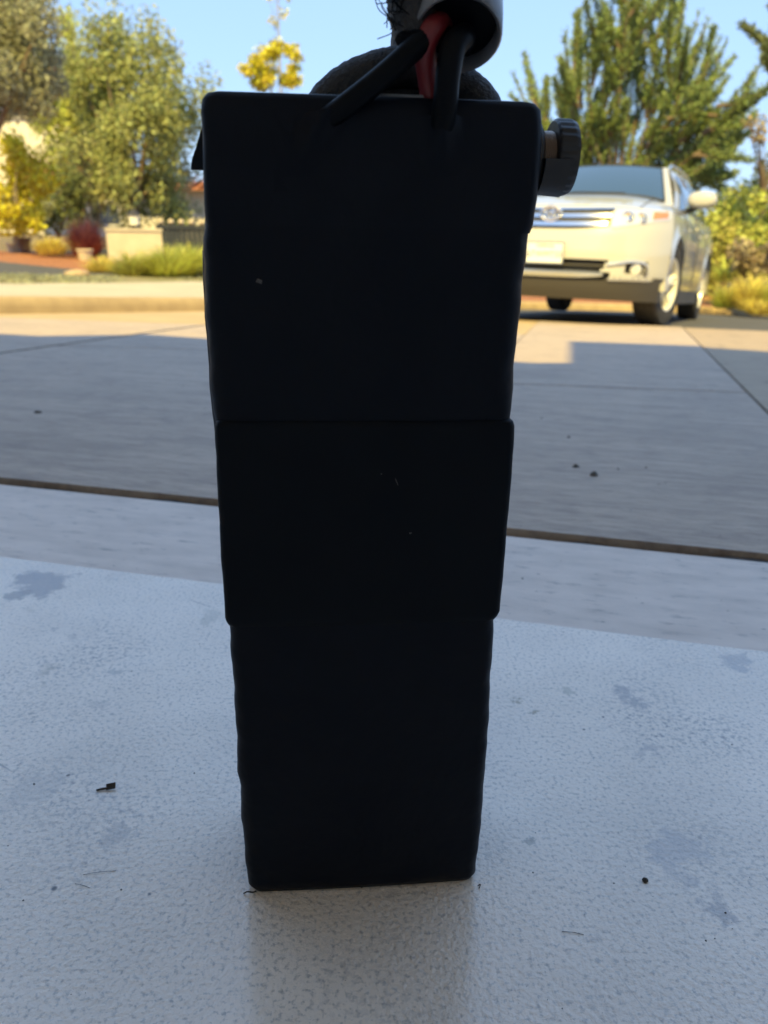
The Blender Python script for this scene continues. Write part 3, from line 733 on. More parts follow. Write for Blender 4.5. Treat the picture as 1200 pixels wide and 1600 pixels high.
g = random.Random(91)
tag(leaf_cloud([(x + g.uniform(-.5, .5), 37 + g.uniform(-1.5, 1.5), .2 + g.uniform(-.2, .3), 1.3, .9, g.uniform(1.0, 1.7)) for x in np.linspace(-13, 22, 34)], 26000, .11, 92, shell=.4).build('far_trees', M['darkleaf'], None, smooth=False), 'distant mass of dark trees closing the view behind the road', 'trees', kind='stuff')

# ------------------------------------------------------------------ the parked car
car = empty('parked_car', (1.333, 6.963, -.4386), 'white sport utility car parked nose first behind the battery pack', 'car', rot=(-.066, 0, -.4708))
def itp(z, xs, ys): return float(np.interp(z, xs, ys))
def S(z): return itp(z, [.2, .3, .45, .62, .8, .95, 1.06, 1.14], [.90, .925, .948, .955, .95, .93, .89, .86])
def plan(a): a = abs(a); return .46 * a ** 4.5 + .07 * a * a
def lean(z): return itp(z, [.2, .3, .42, .6, .75, .85, .95, 1.05], [.09, .035, .0, .0, .025, .055, .10, .19])
def Fp(a, z, off=0):
    s = S(z)
    return Vector((a * s * (1 + off * .3 * abs(a) ** 6), plan(a) + lean(z) * (1 - abs(a) ** 5) - off, z))
def belt(y): return itp(y, [.4, .6, 1.0, 1.3, 2.0, 4.0, 4.7], [.945, .97, 1.02, 1.05, 1.07, 1.10, 1.08])
def zt(a): return .985 - .04 * abs(a) ** 3
def panel(name, m, x0, x1, zlo, zhi, off=.008, n=20, nz=4, thick=.03, parent=None, mir=False):
    """curved panel lying on the front skin; zlo and zhi are functions of x"""
    b = MB()
    for sg in ((1, -1) if mir else (1,)):
        def fn(i, j):
            x = x0 + (x1 - x0) * i; z = zlo(x) + (zhi(x) - zlo(x)) * j
            return Fp(sg * x / S(z), z, off)
        fr = []
        pts = [[fn(i / n, j / nz) for j in range(nz + 1)] for i in range(n + 1)]
        b.rings(pts, closed=False)
        per = [pts[i][0] for i in range(n + 1)] + [pts[n][j] for j in range(1, nz + 1)] + [pts[i][nz] for i in range(n - 1, -1, -1)] + [pts[0][j] for j in range(nz - 1, 0, -1)]
        b.rings([per, [p + Vector((0, thick, 0)) for p in per]], closed=True, cap=False)
    return b.build(name, m, parent or car)
k = lambda v: (lambda x: v)
# painted front skin
b = MB()
def in_open(i, j):
    a = -1 + 2 * i; z = .30 + j * (zt(a) - .30); x = abs(a * S(z))
    if .455 < z < .535 and x < .46 + (z - .45) * .9: return True
    if z < .455 and x < .56: return True
    if z < .405: return True
    if .44 < z < .53 and .66 < x < .80: return True
    return False
b.grid(lambda i, j: Fp(-1 + 2 * i, .30 + j * (zt(-1 + 2 * i) - .30)), 72, 28, in_open)
b.build('front_bumper', M['paint'], car)
panel('lower_grille', M['black'], -.56, .56, k(.36), k(.55), off=-.05, n=24)
panel('lower_grille_bar', M['clad'], -.52, .52, k(.49), k(.505), off=-.02, n=24)
panel('skid_strip', M['silver'], -.50, .50, lambda x: .392 + .022 * (abs(x) / .5) ** 4, lambda x: .445 - .006 * (abs(x) / .5) ** 6, off=.02, n=24)
panel('bumper_cladding', M['clad'], -.905, .905, k(.215), lambda x: .378 + .035 * min(1, max(0, (abs(x) - .50) / .06)), off=.0, n=40, thick=.08)
for sg in (1, -1): panel('bumper_corner_trim', M['silver'], .54 * sg, .84 * sg, lambda x: .378 + .02 * (abs(x) - .54), lambda x: .402, off=.014, n=10)
# grille
panel('grille_backing', M['black'], -.50, .50, lambda x: .785 + .03 * (abs(x) / .5) ** 3, k(.955), off=.004, n=24)
for z0, z1 in ((.94, .96), (.874, .908), (.806, .842)):
    panel('grille_bar', M['chrome'], -.52 + (.96 - z1) * .35, .52 - (.96 - z1) * .35, lambda x, z0=z0: z0 + .012 * (abs(x) / .5) ** 2, lambda x, z1=z1: z1 + .006 * (abs(x) / .5) ** 2, off=.022, n=24, nz=3)
em = MB()
def ering(rx, rz, cx, cz, rt):
    pts = [Fp(0, .905 + cz, .05) + Vector((cx + rx * math.cos(t), 0, rz * math.sin(t))) for t in np.linspace(0, 2 * math.pi, 33)]
    em.tube(pts, rt, 6, cap=False)
ering(.085, .058, 0, 0, .009); ering(.034, .053, 0, 0, .007); ering(.062, .024, 0, .028, .007)
em.build('emblem', M['chrome'], car)
em = MB(); em.lathe([(0, .01), (.012, .10), (.02, .10)], Matrix.Translation(Fp(0, .905, .035)) @ Matrix.Scale(.62, 4, (0, 0, 1)) @ Matrix.Rotation(math.pi / 2, 4, 'Z'), 24)
em.build('emblem_backing', M['silver'], car)
# lamps
for sg in (1, -1):
    def hl(name, m, x0, x1, off, lo=0.0, hi=1.0, thick=.04, parent=None):
        bb = MB()
        zl = lambda x: .80 + .10 * ((x - .50) / .42) ** 1.3 if x > .5 else .80
        zh = lambda x: .955 + .015 * (x - .5) / .42
        n = 14
        pts = []
        for i in range(n + 1):
            x = x0 + (x1 - x0) * i / n; row = []
            for j in range(5):
                z = zl(x) + (zh(x) - zl(x)) * (lo + (hi - lo) * j / 4); row.append(Fp(sg * min(.992, x / S(z)), z, off))
            pts.append(row)
        bb.rings(pts, closed=False)
        per = [r_[0] for r_ in pts] + pts[-1][1:] + [r_[4] for r_ in pts[-2::-1]] + pts[0][3:0:-1]
        bb.rings([per, [p + Vector((0, thick, 0)) for p in per]], closed=True, cap=False)
        return bb.build(name, m, parent or car)
    h = hl('headlight', M['lens'], .515, .915, .008)
    hl('turn_lens', M['amber'], .80, .90, .013, .2, .85, parent=h)
    for xx, rr in ((.62, .05), (.72, .045)):
        bb = MB(); p = Fp(sg * xx / S(.895), .895, .004); bb.lathe([(.0, rr * 1.1), (.02, rr), (.022, rr * .8), (.008, rr * .5), (.004, .004)], Matrix.Translation(p) @ Matrix.Rotation(-math.pi / 2, 4, 'Z'), 18); bb.build('reflector', M['chrome'], h)
    # fog lamp in its recess with a pale eyelid
    bb = MB(); p = Fp(sg * .73 / S(.485), .485, -.04); bb.box(-.10, .10, -.005, .03, -.06, .06, Matrix.Translation(p) @ Matrix.Rotation(sg * .55, 4, 'Z')); fb = bb.build('fog_light', M['clad'], car, smooth=False)
    bb = MB(); bb.lathe([(0, .045), (.03, .045), (.035, .03), (.036, .004)], Matrix.Translation(p + Vector((0, -.005, -.005))) @ Matrix.Rotation(-math.pi / 2 + sg * .3, 4, 'Z'), 18); bb.build('lamp_glass', M['lens'], fb)
    bb = MB(); pts = [Fp(sg * x / S(z), z, .012) for x, z in [(.52, .505), (.62, .522), (.70, .535), (.78, .53), (.815, .50), (.82, .455)]]
    bb.tube(bez(pts, 6), .011, 6); bb.build('trim', M['silver'], fb)
# number plate
pt = Fp(0, .585, .035)
b = MB(); b.box(-.155, .155, 0, .012, -.08, .08, Matrix.Translation(pt)); lp = b.build('number_plate', M['plate'], car, smooth=False)
b = MB()
for (x0, x1, z0, z1) in ((-.165, .165, .08, .09), (-.165, .165, -.09, -.08), (-.165, -.155, -.08, .08), (.155, .165, -.08, .08)):
    b.box(x0, x1, -.004, .016, z0, z1, Matrix.Translation(pt))
b.build('plate_frame', M['silver'], lp, smooth=False)
def text(name, s, size, loc, m, parent, ext=.001):
    cu = bpy.data.curves.new(name, 'FONT'); cu.body = s; cu.size = size; cu.align_x = 'CENTER'; cu.align_y = 'CENTER'; cu.extrude = ext; cu.space_character = 1.05
    tmp = bpy.data.objects.new(name, cu); COL.objects.link(tmp)
    dg = bpy.context.evaluated_depsgraph_get(); me = bpy.data.meshes.new_from_object(tmp.evaluated_get(dg)); bpy.data.objects.remove(tmp)
    o = bpy.data.objects.new(name, me); COL.objects.link(o); me.materials.clear(); me.materials.append(m); o.parent = parent; o.location = loc; o.rotation_euler = (math.pi / 2, 0, 0); return o
text('plate_number', '6TWMT55', .066, pt + Vector((0, -.002, -.014)), M['plate_blue'], lp)
text('plate_state', 'California', .036, pt + Vector((0, -.002, .056)), M['plate_red'], lp)

# body sides with wheel arches
WY = (.95, 3.74); WR = .375; AR = .425
def side_bottom(y):
    zb = .33
    for w in WY:
        d = abs(y - w)
        if d < AR: zb = max(zb, WR + math.sqrt(AR * AR - d * d) - .005)
    return zb
ys = sorted(set([round(v, 4) for v in list(np.linspace(.53, 4.62, 50)) + [w + AR * math.cos(t) for w in WY for t in np.linspace(0, math.pi, 25)]]))
ys = [y for y in ys if .529 <= y <= 4.62]
b = MB()
for sg in (1, -1):
    rows = []
    for y in ys:
        zb = side_bottom(y); row = []
        for j in range(13):
            z = zb + (belt(y) - zb) * j / 12
            fl = sum(.018 * max(0, 1 - max(0, (math.hypot(y - w, z - WR) - AR)) / .10) for w in WY)
            tail = 1 - .12 * max(0, (y - 4.1) / .52) ** 2
            row.append(Vector((sg * (S(z) + fl) * tail, y, z)))
        rows.append(row)
    b.rings(rows, closed=False)
    # inner return of the arches
    for w in WY:
        ar = [Vector((sg * (S(.6) - .005), w + AR * math.cos(t), WR + AR * math.sin(t))) for t in np.linspace(-.15, math.pi + .15, 26)]
        b.rings([ar, [p - Vector((sg * .30, 0, 0)) for p in ar]], closed=False)
# tail
b.grid(lambda i, j: Vector(((-1 + 2 * i) * S(.33 + j * .75) * .88, 4.62 + .12 * (1 - (2 * i - 1) ** 4), .33 + j * .75)), 12, 8)
b.build('body', M['paint'], car)
b = MB()
for sg in (1, -1):
    b.box(min(sg * .70, sg * .93), max(sg * .70, sg * .93), WY[0] + AR, WY[1] - AR, .20, .335)
b.build('sill', M['clad'], car, smooth=False)
b = MB(); b.box(-.62, .62, .30, 4.5, .23, .62); b.build('underbody', M['black'], car, smooth=False)
# door seams, handles
for sg in (1, -1):
    for y in (2.30, 3.30):
        bb = MB(); bb.box(min(sg * .955, sg * .972), max(sg * .955, sg * .972), y - .25, y - .07, .925, .955); bb.build('door_handle', M['paint'], car)
    for y in (1.42, 2.42, 3.36):
        bb = MB(); pts = [Vector((sg * (S(z) + .0012), y + .03 * (z - .4), z)) for z in np.linspace(.40, belt(y) - .01, 10)]
        bb.tube(pts, .005, 5); bb.build('door_seam', M['black'], car)
# hood
b = MB()
CW = 1.24
def hood(i, j):
    a = -1 + 2 * i; f0 = Fp(a, zt(a)); y1 = CW + .10 * a * a
    y = f0.y + (y1 - f0.y) * j
    w = abs(a) ** 4
    zc = .985 + .185 * (1 - (1 - j) ** 1.8)
    zs = belt(y)
    z = zc * (1 - w) + zs * w
    if j == 0: z = f0.z
    x = a * (S(zt(a)) * (1 - j) + (.89) * j)
    return Vector((x, y, z))
b.grid(hood, 32, 14)
b.build('hood', M['paint'], car)
for sg in (1, -1):
    bb = MB(); bb.tube([hood(.5 + sg * .375, j / 12) + Vector((0, 0, .001)) for j in range(13)], .005, 5); bb.build('hood_seam', M['clad'], car)
# greenhouse
Lc = lambda s: Vector((.80 * s, 1.20 + .14 * s * s, 1.165 - .075 * s ** 4))
Uc = lambda s: Vector((.60 * s, 1.90 + .10 * s * s, 1.545 - .03 * s * s))
def shield(s, t, off=0): 
    p = Lc(s).lerp(Uc(s), t); return p + Vector((0, -.03 * 4 * t * (1 - t) * .5 - off * .55, .02 * 4 * t * (1 - t) * .5 + off * .8))
b = MB()
b.grid(lambda i, j: shield(-1 + 2 * i, j), 24, 8)
sl = lambda y: Vector((.80 + .05 * min(1, (y - 1.34) / .4) - .06 * max(0, (y - 3.8) / .8), y, belt(y)))
def su(y):
    yy = 2.03 + (y - 1.34) * (4.28 - 2.03) / (4.55 - 1.34)
    return Vector((.60 + .04 * math.sin(math.pi * min(1, (yy - 2.03) / 2.3)), yy, 1.515 + .03 * math.sin(math.pi * (yy - 2.03) / 2.25)))
def side(sg, i, j, off=0):
    y = 1.34 + (4.55 - 1.34) * i; a_, c_ = sl(y), su(y); p = a_.lerp(c_, j); bl_ = .04 * 4 * j * (1 - j)
    return Vector((sg * (p.x + bl_ + off), p.y, p.z + off * .3))
for sg in (1, -1):
    b.grid(lambda i, j: side(sg, i, j), 24, 6)
def roof_s(i, j):
    s = -1 + 2 * i; y = 1.34 + (4.55 - 1.34) * j; e = su(y); f = Uc(s)
    if j == 0: return f
    return Vector((e.x * s, e.y - .10 * (1 - s * s) * (1 - j), e.z + (.045 * (1 - abs(s) ** 2.5)) + (.0)))
b.grid(roof_s, 16, 14)
b.grid(lambda i, j: Vector(((-1 + 2 * i) * (.79 * (1 - j) + .60 * j), 4.55 - .27 * j + .1 * (1 - (2 * i - 1) ** 2), belt(4.55) + j * (su(4.55).z - belt(4.55)))), 12, 5)
b.build('roof', M['paint'], car)
b = MB(); b.grid(lambda i, j: shield((-1 + 2 * i) * .90, .02 + j * .93, .006), 24, 8)
ws = b.build('windshield', M['glass'], car)
b = MB()
for sg in (1, -1):
    b.tube([shield(sg * .905, .02 + .93 * j / 10, .008) for j in range(11)], .008, 5)
b.tube([shield(-.90 + 1.8 * j / 16, .955, .008) for j in range(17)], .007, 5)
b.tube([shield(-.90 + 1.8 * j / 16, .02, .01) for j in range(17)], .012, 5)
b.build('seal', M['black'], ws)
for sg in (1, -1):
    for i0, i1, l0 in ((.06, .36, .0), (.38, .66, 0), (.68, .93, 0)):
        bb = MB(); bb.grid(lambda i, j: side(sg, i0 + (i1 - i0) * i, .07 + j * .80, .006), 8, 5); bb.build('side_window', M['glass'], car)
    bb = MB(); pts = [side(sg, .05 + .85 * i / 20, 1.0) + Vector((-sg * .02, 0, .045 if 0 < i < 20 else 0)) for i in range(21)]
    bb.tube(pts, .016, 6); bb.build('roof_rail', M['silver'], car)
    # mirror
    c = Vector((sg * 1.015, 1.66, 1.175)); bb = MB(); rs = []
    for q, kx in ((-.075, .55), (-.06, .82), (-.02, 1.0), (.03, 1.0), (.05, .9)):
        ring = []
        for t in np.linspace(0, 2 * math.pi, 24, endpoint=False):
            cx, cz = math.cos(t), math.sin(t); e_ = 2.6
            ring.append(c + Vector((.135 * kx * math.copysign(abs(cx) ** (2 / e_), cx), q, .082 * kx * math.copysign(abs(cz) ** (2 / e_), cz) * (1 if cz > 0 else .9))))
        rs.append(ring)
    bb.rings(rs); mr_ = bb.build('wing_mirror', M['paint'], car, angle=60)
    bb = MB(); bb.tube([c + Vector((-sg * .04, .0, -.06)), c + Vector((-sg * .13, .03, -.10)), Vector((sg * .83, 1.72, 1.06))], [.03, .028, .03], 8); bb.build('mirror_arm', M['black'], mr_)
# wheels
def wheel(sg, y):
    cx = sg * .82
    MM = Matrix.Translation((cx, y, WR)) @ Matrix.Rotation(R(-9) if y < 2 else 0, 4, 'Z') @ Matrix.Scale(sg, 4, (1, 0, 0))
    bb = MB(); bb.lathe_open([(-.115, .24), (-.12, .30), (-.11, .355), (-.085, .373), (.085, .373), (.11, .355), (.12, .30), (.11, .235)], MM, 40)
    wroot = empty_part('wheel', car)
    bb.build('tyre', M['tyre'], wroot)
    bb = MB(); bb.lathe_open([(.03, .21), (.032, .12), (.03, .02)], MM, 32); bb.build('wheel_backing', M['black'], wroot)
    bb = MB(); bb.lathe_open([(.10, .238), (.115, .236), (.112, .222), (.06, .215), (.03, .21)], MM, 40)
    for k5 in range(5):
        for off in (-.14, .14):
            a0 = k5 * 2 * math.pi / 5 + .3
            bb2 = [MM @ Vector((x, math.cos(a0 + o_) * r_ - math.sin(a0) * w_, math.sin(a0 + o_) * r_ + math.cos(a0) * w_)) for (r_, o_, x) in ((.05, off * .4, .075), (.222, off, .10)) for w_ in (-.017, .017) for x in (x, x - .03)]
            bb.add(bb2, [(0, 2, 6, 4), (1, 5, 7, 3), (0, 4, 5, 1), (2, 3, 7, 6), (0, 1, 3, 2), (4, 6, 7, 5)])
    bb.lathe([(.04, .07), (.085, .065), (.09, .04), (.09, .003)], MM, 20)
    bb.build('rim', M['alloy'], wroot)
    bb = MB(); bb.lathe([(.0, .17), (.015, .17), (.016, .02)], MM, 28); bb.build('brake_disc', M['clad'], wroot)
def empty_part(name, parent):
    o = bpy.data.objects.new(name, None); COL.objects.link(o); o.parent = parent; return o
for sg in (1, -1):
    for y in WY: wheel(sg, y)
b = MB(); b.tube([shield(-.15, .06, .02), shield(.45, .05, .02)], .006, 5); b.tube([shield(-.7, .07, .02), shield(-.12, .05, .02)], .006, 5); b.build('wiper', M['black'], car)

# ------------------------------------------------------------------ the battery pack (millimetres inside)
bat = empty('battery_pack', (-.006, .3020, 0), 'tall black shrink wrapped battery pack standing upright on the garage floor', 'battery pack', rot=(0, 0, R(5.4)))
mm = .001
def rring(uL, uR, y0, y1, z, r, seg=6, bulge=0.0, nf=6):
    """rounded rectangle ring at height z"""
    out = []
    for cx, cy, a0 in ((uR - r, y1 - r, 0), (uL + r, y1 - r, 90), (uL + r, y0 + r, 180), (uR - r, y0 + r, 270)):
        for k in range(seg + 1):
            a = R(a0 + 90 * k / seg); out.append([cx + r * math.cos(a), cy + r * math.sin(a), z])
        if a0 == 180:
            for k in range(1, nf):
                s = k / nf; out.append([uL + r + (uR - uL - 2 * r) * s, y0 - bulge * math.sin(math.pi * s), z])
    return [Vector(p) * mm for p in out]
def block(name, prof, m, seed, parent=bat, wob=.25, angle=60):
    """prof: (z, uL, uR, y0, y1, r)"""
    g = random.Random(seed); b = MB(); rs = []
    Z = [p[0] for p in prof]
    zs = []
    for a, c in zip(Z, Z[1:]):
        n = max(1, int((c - a) / 4)); zs += [a + (c - a) * k / n for k in range(n)]
    zs.append(Z[-1])
    for z in zs:
        v = [float(np.interp(z, Z, [p[i] for p in prof])) for i in range(1, 6)]
        w1 = wob * (math.sin(z * .21 + seed) + .6 * math.sin(z * .47 + 2 * seed)); w2 = wob * (math.sin(z * .17 + 3 * seed) + .6 * math.sin(z * .39 + seed))
        rs.append(rring(v[0] + w1, v[1] + w2, v[2] + .3 * w1, v[3], z, v[4], bulge=.8))
    b.rings(rs); return b.build(name, m, parent, angle=angle)
block('wrapped_body', [(0, -54, 54, 6, 64, 4), (.6, -57.5, 57, 2.5, 67, 5), (4, -59.6, 58.8, 1.2, 69, 6), (30, -60.6, 59.4, 1.0, 70, 6.5), (45, -61.0, 60.0, 1.0, 70, 6.5), (64, -60.9, 59.3, 1.2, 70, 6.5), (73, -61.6, 59.6, 1.0, 70, 6.5), (84, -61.3, 59.9, 1.0, 70, 6.5),
                       (106, -61.1, 59.1, 1.0, 70, 6.5), (128, -61.3, 58.8, 1.0, 70, 6.5), (150, -61.6, 58.3, 1.1, 70, 6.5), (156, -61.7, 58.2, 1.2, 70, 6.5), (200, -61, 58, 2.0, 70, 6.5), (244, -62.6, 58.4, 1.8, 70, 6.5), (250, -63.2, 58.8, 1.0, 70, 7), (258, -63.6, 59.3, .9, 70, 9), (280, -64.0, 59.6, .8, 70, 10), (300, -64.0, 60.2, .6, 70, 10),
                       (310, -63.6, 60.6, .5, 70, 9), (318, -62.2, 60.4, .5, 70, 8), (326, -61.4, 60.8, 1, 70, 7), (330, -60.0, 59, 3, 70, 6)], M['wrap'], 1)
block('rear_cell_block', [(222, -62, 56, 30, 76, 5), (226, -66.4, 58, 28, 78, 6), (250, -67.2, 60, 26, 78, 7), (300, -67.6, 60, 26, 78, 7), (309, -66.8, 60, 26, 78, 7), (313, -62, 58, 30, 76, 5)], M['wrap'], 2, wob=.15)
block('card_sleeve', [(153.6, -61.7, 58.4, 1.2, 71, 4), (155.4, -62.3, 59.2, .4, 71.5, 4), (158, -62.6, 59.8, 0, 71.5, 3.4), (187, -62.9, 60.0, -.2, 71.5, 3.4), (235, -62.5, 60.2, -.2, 71.5, 3.4), (243.4, -62.2, 59.8, 0, 71.5, 3.4), (245.2, -61.6, 59.2, .5, 71.5, 3.2), (246, -60.2, 58.0, 1.6, 71, 3)], M['band'], 3, wob=.1)
block('top_cap', [(318, -61.5, 60.5, .55, 68, 6), (321, -61.9, 61.6, .35, 69, 6), (330, -61.4, 62.0, .2, 69, 5), (343, -61.0, 61.9, 0, 69, 5), (356, -60.8, 61.4, 0, 69, 5), (360, -60.2, 60.8, .5, 69, 5), (362, -58.6, 59.2, 1.8, 67.5, 5), (362.6, -56.4, 57.2, 4, 65.5, 4)], M['cap'], 4, wob=.12)
b = MB()
fl = lambda z: float(np.interp(z, [338, 341, 346, 352, 356], [6.2, 5.6, 3.4, 1.2, 0]))
b.rings([[Vector(p) * mm for p in ((-60, 8, z), (-60 - fl(z), 9, z), (-60 - fl(z), 11, z), (-60, 10.5, z))] for z in np.linspace(337.5, 356, 10)])
b.build('loose_tape_flap', M['wrap'], bat)
# charge port on the right-hand side, axis along +u
px = Matrix.Translation(Vector((0, 22, 346)) * mm) @ Matrix.Scale(mm, 4)
b = MB(); b.lathe([(58, 13.2), (62.5, 13.6), (64.4, 12.8), (65.6, 10.8), (66.2, 8), (66.2, 2)], px, 32); cp = b.build('charge_port', M['port'], bat)
b = MB()
th = [(65.5, 8.8)]
for k_ in range(9): th += [(66.0 + k_ * .8, 9.4), (66.4 + k_ * .8, 8.9)]
b.lathe(th + [(73, 3)], px, 32); b.build('metal_barrel', M['brass'], cp)
b = MB(); b.rings([[px @ Vector((a, r * (1 - kn * (q % 4 > 1)) * math.cos(2 * math.pi * q / 96), r * (1 - kn * (q % 4 > 1)) * math.sin(2 * math.pi * q / 96))) for q in range(96)] for a, r, kn in [(70.6, 9.5, 0), (70.6, 12.8, 0), (71.4, 13.6, .01), (72.2, 13.8, .035), (76.4, 13.8, .035), (77.2, 13.6, .01), (78.6, 13.0, 0), (79.2, 11.2, 0), (79.0, 3, 0)]]); b.build('rubber_cap', M['port'], cp)
b = MB()
b.rings([[px @ Vector((u, -rr * math.cos(t), rr * math.sin(t))) for u, rr in ((65.2, 9.9), (65.2, 14.2), (74.5, 15.0), (74.5, 9.9))] for t in np.linspace(R(-6), R(-75), 12)])
b.build('retaining_clip', M['port'], cp)
# cables
U = lambda u, y, z: Vector((u, y, z)) * mm
b = MB(); b.tube(bez([U(-22, 9, 349), U(-18.5, 2, 353.2), U(-11, -2.6, 358), U(1, -5, 366.5), U(12, -4.5, 375.5), U(21, 0, 383), U(25, 12, 389)], 10), [3.9 * mm] * 61, 16); b.build('power_cable', M['cable'], bat)
b = MB(); b.tube(bez([U(23.2, 9, 346), U(23.6, .5, 351), U(24.0, -4.6, 358), U(24.2, -7, 368), U(25.8, -6.5, 376.5), U(29.5, -2.5, 380.5), U(31.5, 9, 381)], 10), 4.4 * mm, 16); b.build('power_cable', M['cable'], bat)
b = MB(); b.tube(bez([U(21, 12, 352), U(21, 7, 360), U(19, 3.5, 369), U(16.8, -2.5, 377), U(20, -2, 383.5), U(26, 10, 387)], 10), 3.9 * mm, 14); b.build('red_wire', M['red'], bat)
b = MB()
def tape(i, j):
    u = -36 + 70 * i; z = 330 + 26.5 * j
    k_ = min(1, max(0, (z - 334) / 20)); k_ = k_ * k_ * (3 - 2 * k_)
    hgt = 5.6 * math.exp(-((u + 17.5 + (356 - z) * .5) / 5.2) ** 2) + 6.0 * math.exp(-((u - 23.7) / 5.2) ** 2)
    return U(u, -.35 - hgt * k_ - .15 * math.sin(u * .9 + z * .5) * k_, z + .6 * math.sin(u * .31))
b.grid(tape, 60, 20); b.build('cable_tape', M['wrap'], bat, angle=60)
# sleeve: open mouth toward the viewer, body arcs up, back and down behind the cap
path = bez([U(28, -1, 381), U(29.5, 8, 392), U(31, 20, 405), U(30, 36, 414), U(27, 50, 408), U(24, 58, 392), U(22, 60, 362)], 10)
b = MB(); b.tube(path[5:], 13.2 * mm, 40, cap=False, jit=.02)
sl_ = b.build('cable_sleeve', M['braid'], bat, angle=80)
side = bez([U(13.5, 3, 380), U(14, 6, 388), U(15, 10, 398), U(18, 18, 410), U(24, 32, 418)], 10)
b = MB(); b.tube(side, [(6.5 + 3.5 * min(1, i / 12)) * mm for i in range(len(side))], 24, jit=.05); b.build('braided_cover', M['braid'], sl_, angle=80)
# rim: thick shell with a hollow mouth
d0 = (path[0] - path[2]).normalized(); a0 = d0.cross(Vector((0, 0, 1))).normalized(); c0 = a0.cross(d0).normalized()
def mouth(k_, r_): 
    p = path[0] + d0 * k_ * mm; return [p + (a0 * math.cos(t) + c0 * math.sin(t)) * r_ * mm for t in np.linspace(0, 2 * math.pi, 40, endpoint=False)]
b = MB(); b.rings([mouth(-20, 15.0), mouth(-9, 15.4), mouth(-1, 15.3), mouth(0, 14.6), mouth(-.6, 13.6), mouth(-6, 13.2), mouth(-16, 12.8)], cap=False)
b.build('sleeve_rim', M['shrink'], sl_, angle=70)
b = MB(); b.rings([mouth(-5.5, 13.0), mouth(-6.5, 4)], cap=True); b.build('sleeve_filling', M['cable'], sl_)
g = random.Random(3)
b = MB()
for i in range(46):
    p = side[2 + i % 34] + U(g.uniform(-10, -4), g.uniform(-9, -2), g.uniform(-3, 4)); q = p + U(g.uniform(-6, 3), g.uniform(-3, 2), g.uniform(-1, 6)); r2 = q + U(g.uniform(-4, 3), g.uniform(-2, 2), g.uniform(-3, 4))
    b.tube(bez([p, q, r2], 4), .16 * mm, 4)
b.build('frayed_threads', M['cable'], sl_)['kind'] = 'stuff'
b = MB(); b.tube(bez([U(12, -2, 386), U(6, -3, 390), U(3.5, -3, 396), U(-1, -3, 393)], 6), .22 * mm, 5); b.tube(bez([U(9, -3, 387), U(4, -4, 386.5), U(3.4, -4, 382)], 6), .2 * mm, 5); b.build('loose_thread', M['cable'], sl_)
b = MB(); b.tube(bez([U(-24, 30, 352), U(-14, 30, 366), U(0, 31, 374), U(16, 32, 377), U(32, 32, 373), U(43, 31, 366), U(50, 30, 354)], 12), 7.2 * mm, 16, jit=.03)
b.tube(bez([U(-10, 38, 352), U(4, 38, 363), U(20, 38, 364), U(36, 38, 352)], 8), 8 * mm, 12)
b.build('cable_loop', M['braid'], bat, angle=80)
b = MB(); b.box(2 * mm, 24 * mm, 3.0 * mm, 5 * mm, 362.4 * mm, 363.4 * mm); b.build('tape_edge', M['shrink'], bat)
# scraps stuck on the front
def scrap(u, z, w, h, rot, m=M['grey_bit']):
    b = MB(); MMx = Matrix.Translation(U(u, -.55, z)) @ Matrix.Rotation(R(rot), 4, 'Y')
    b.add([MMx @ Vector((x * mm, y_ * mm, zz * mm)) for x, y_, zz in ((-w, .2, -h), (w, .1, -h * .8), (w * .7, -.35, h), (-w * .8, -.2, h * .9), (0, -.6, 0), (-w * .9, .6, -h), (w, .6, h))], [(0, 1, 4), (1, 2, 4), (2, 3, 4), (3, 0, 4)])
    return b.build('dried_scrap', m, bat, smooth=False)
scrap(11.2, 220, .45, 3.6, -22); scrap(17.2, 197.5, 1.0, .7, 20); scrap(-42.3, 299.5, 1.2, .8, 25); scrap(4.5, 224, .9, .7, 0)

# ------------------------------------------------------------------ small litter on the floor and driveway
t = empty('leaf_fragment', (-.1628, .373, 0), 'dark curled leaf fragment on the painted garage floor left of the battery', 'leaf fragment', rot=(0, 0, .2))
b = MB(); b.tube([U(-6, 0, .6), U(-2, 0, 1.0), U(1, .2, 1.2)], [.5 * mm, .7 * mm, .5 * mm], 6); b.build('stalk', M['twig'], t)
b = MB(); b.grid(lambda i, j: U(-.5 + 5.5 * i, -1.6 + 3.6 * j, .5 + 2.2 * (j - .3) ** 2 * 2 + .6 * i), 5, 5); b.build('blade', M['twig'], t)
rock((.1408, .3117, 0), (.0016, .0015, .0011), 5, 'tiny dark pebble on the floor right of the battery base', M['twig'], 'pebble', 'pebble')
rock((.312, 1.096, gzxy(.312, 1.096) - .001), (.006, .0055, .005), 6, 'small grey pebble on the shaded driveway right of the battery', M['pebble'], 'pebble', 'pebble')
rock((-.68, 1.47, gzxy(-.68, 1.47) - .001), (.008, .005, .003), 7, 'flat dark pebble on the shaded driveway left of the battery', M['twig'], 'pebble', 'pebble')
def fibre(pts, r, label, name='fibre'):
    b = MB(); b.tube(bez(pts, 6), r, 5); return tag(b.build(name, M['twig'], None), label, 'fibre')
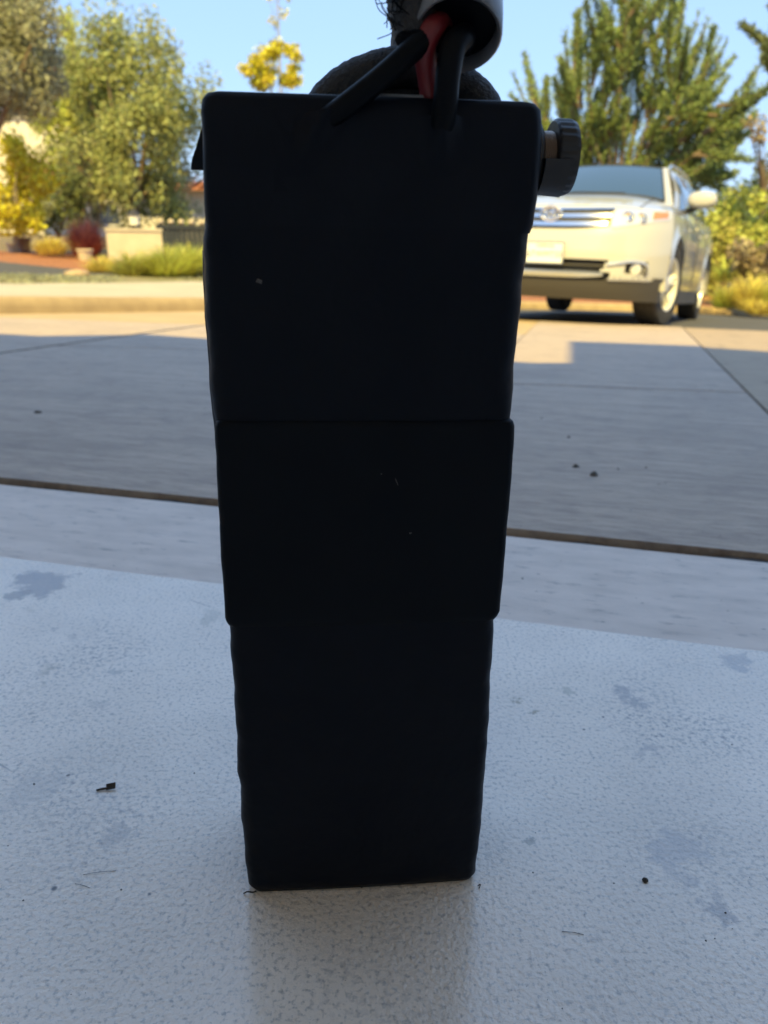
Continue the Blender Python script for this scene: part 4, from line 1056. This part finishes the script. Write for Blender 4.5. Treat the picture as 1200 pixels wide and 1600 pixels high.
fibre([(-.0675, .2985, .0004), (-.0655, .2982, .0018), (-.0628, .2985, .0012), (-.0615, .300, .0004)], .0004, 'dark fibre curled at the left bottom corner of the battery')
fibre([(.0525, .3065, .0003), (.0535, .3055, .002), (.0528, .3045, .0004)], .0003, 'short dark fibre at the right bottom corner of the battery')
fibre([(-0.155, 0.3027, 0.0002), (-0.151, 0.3016, 0.0005), (-0.1462, 0.3001, 0.0002)], .00012, 'thin brown fibre lying on the floor below the leaf fragment')
fibre([(-0.153, 0.3086, 0.0002), (-0.1451, 0.3101, 0.0006), (-0.1369, 0.3116, 0.0002)], .00012, 'fine pale brown hair just above the thin brown fibre')
fibre([(0.0904, 0.2797, 0.0002), (0.0956, 0.2791, 0.0005), (0.1006, 0.2781, 0.0002)], .00013, 'fine dark hair on the floor right of the battery shadow')
# loose grit of many sizes swept over the floor and sill
g = random.Random(21); b = MB()
for i in range(420):
    u_, v_ = g.uniform(-.55, .45), g.choice((g.uniform(.02, .60), g.uniform(.18, .36), g.uniform(.6, .80)))
    p = G(u_, v_, -.0035 if v_ > V_FLOOR else 0); r_ = .00022 * math.exp(g.gauss(0, .55))
    b.add([p + Vector((r_ * g.uniform(.6, 1.5) * math.cos(t), r_ * g.uniform(.6, 1.5) * math.sin(t), 0)) for t in (0, 1.57, 3.14, 4.71)] + [p + Vector((0, 0, r_ * 1.1))], [(0, 1, 4), (1, 2, 4), (2, 3, 4), (3, 0, 4)])
for i in range(160):
    u_, v_ = g.uniform(-1.8, .9), g.uniform(.85, 2.6)
    p = G(u_, v_, gz(v_)); r_ = .0011 * math.exp(g.gauss(0, .5))
    b.add([p + Vector((r_ * g.uniform(.6, 1.5) * math.cos(t), r_ * g.uniform(.6, 1.5) * math.sin(t), 0)) for t in (0, 1.57, 3.14, 4.71)] + [p + Vector((0, 0, r_ * 1.1))], [(0, 1, 4), (1, 2, 4), (2, 3, 4), (3, 0, 4)])
tag(b.build('grit', M['twig'], None, smooth=False), 'scattered dark grit on the garage floor and driveway', 'grit', kind='stuff')
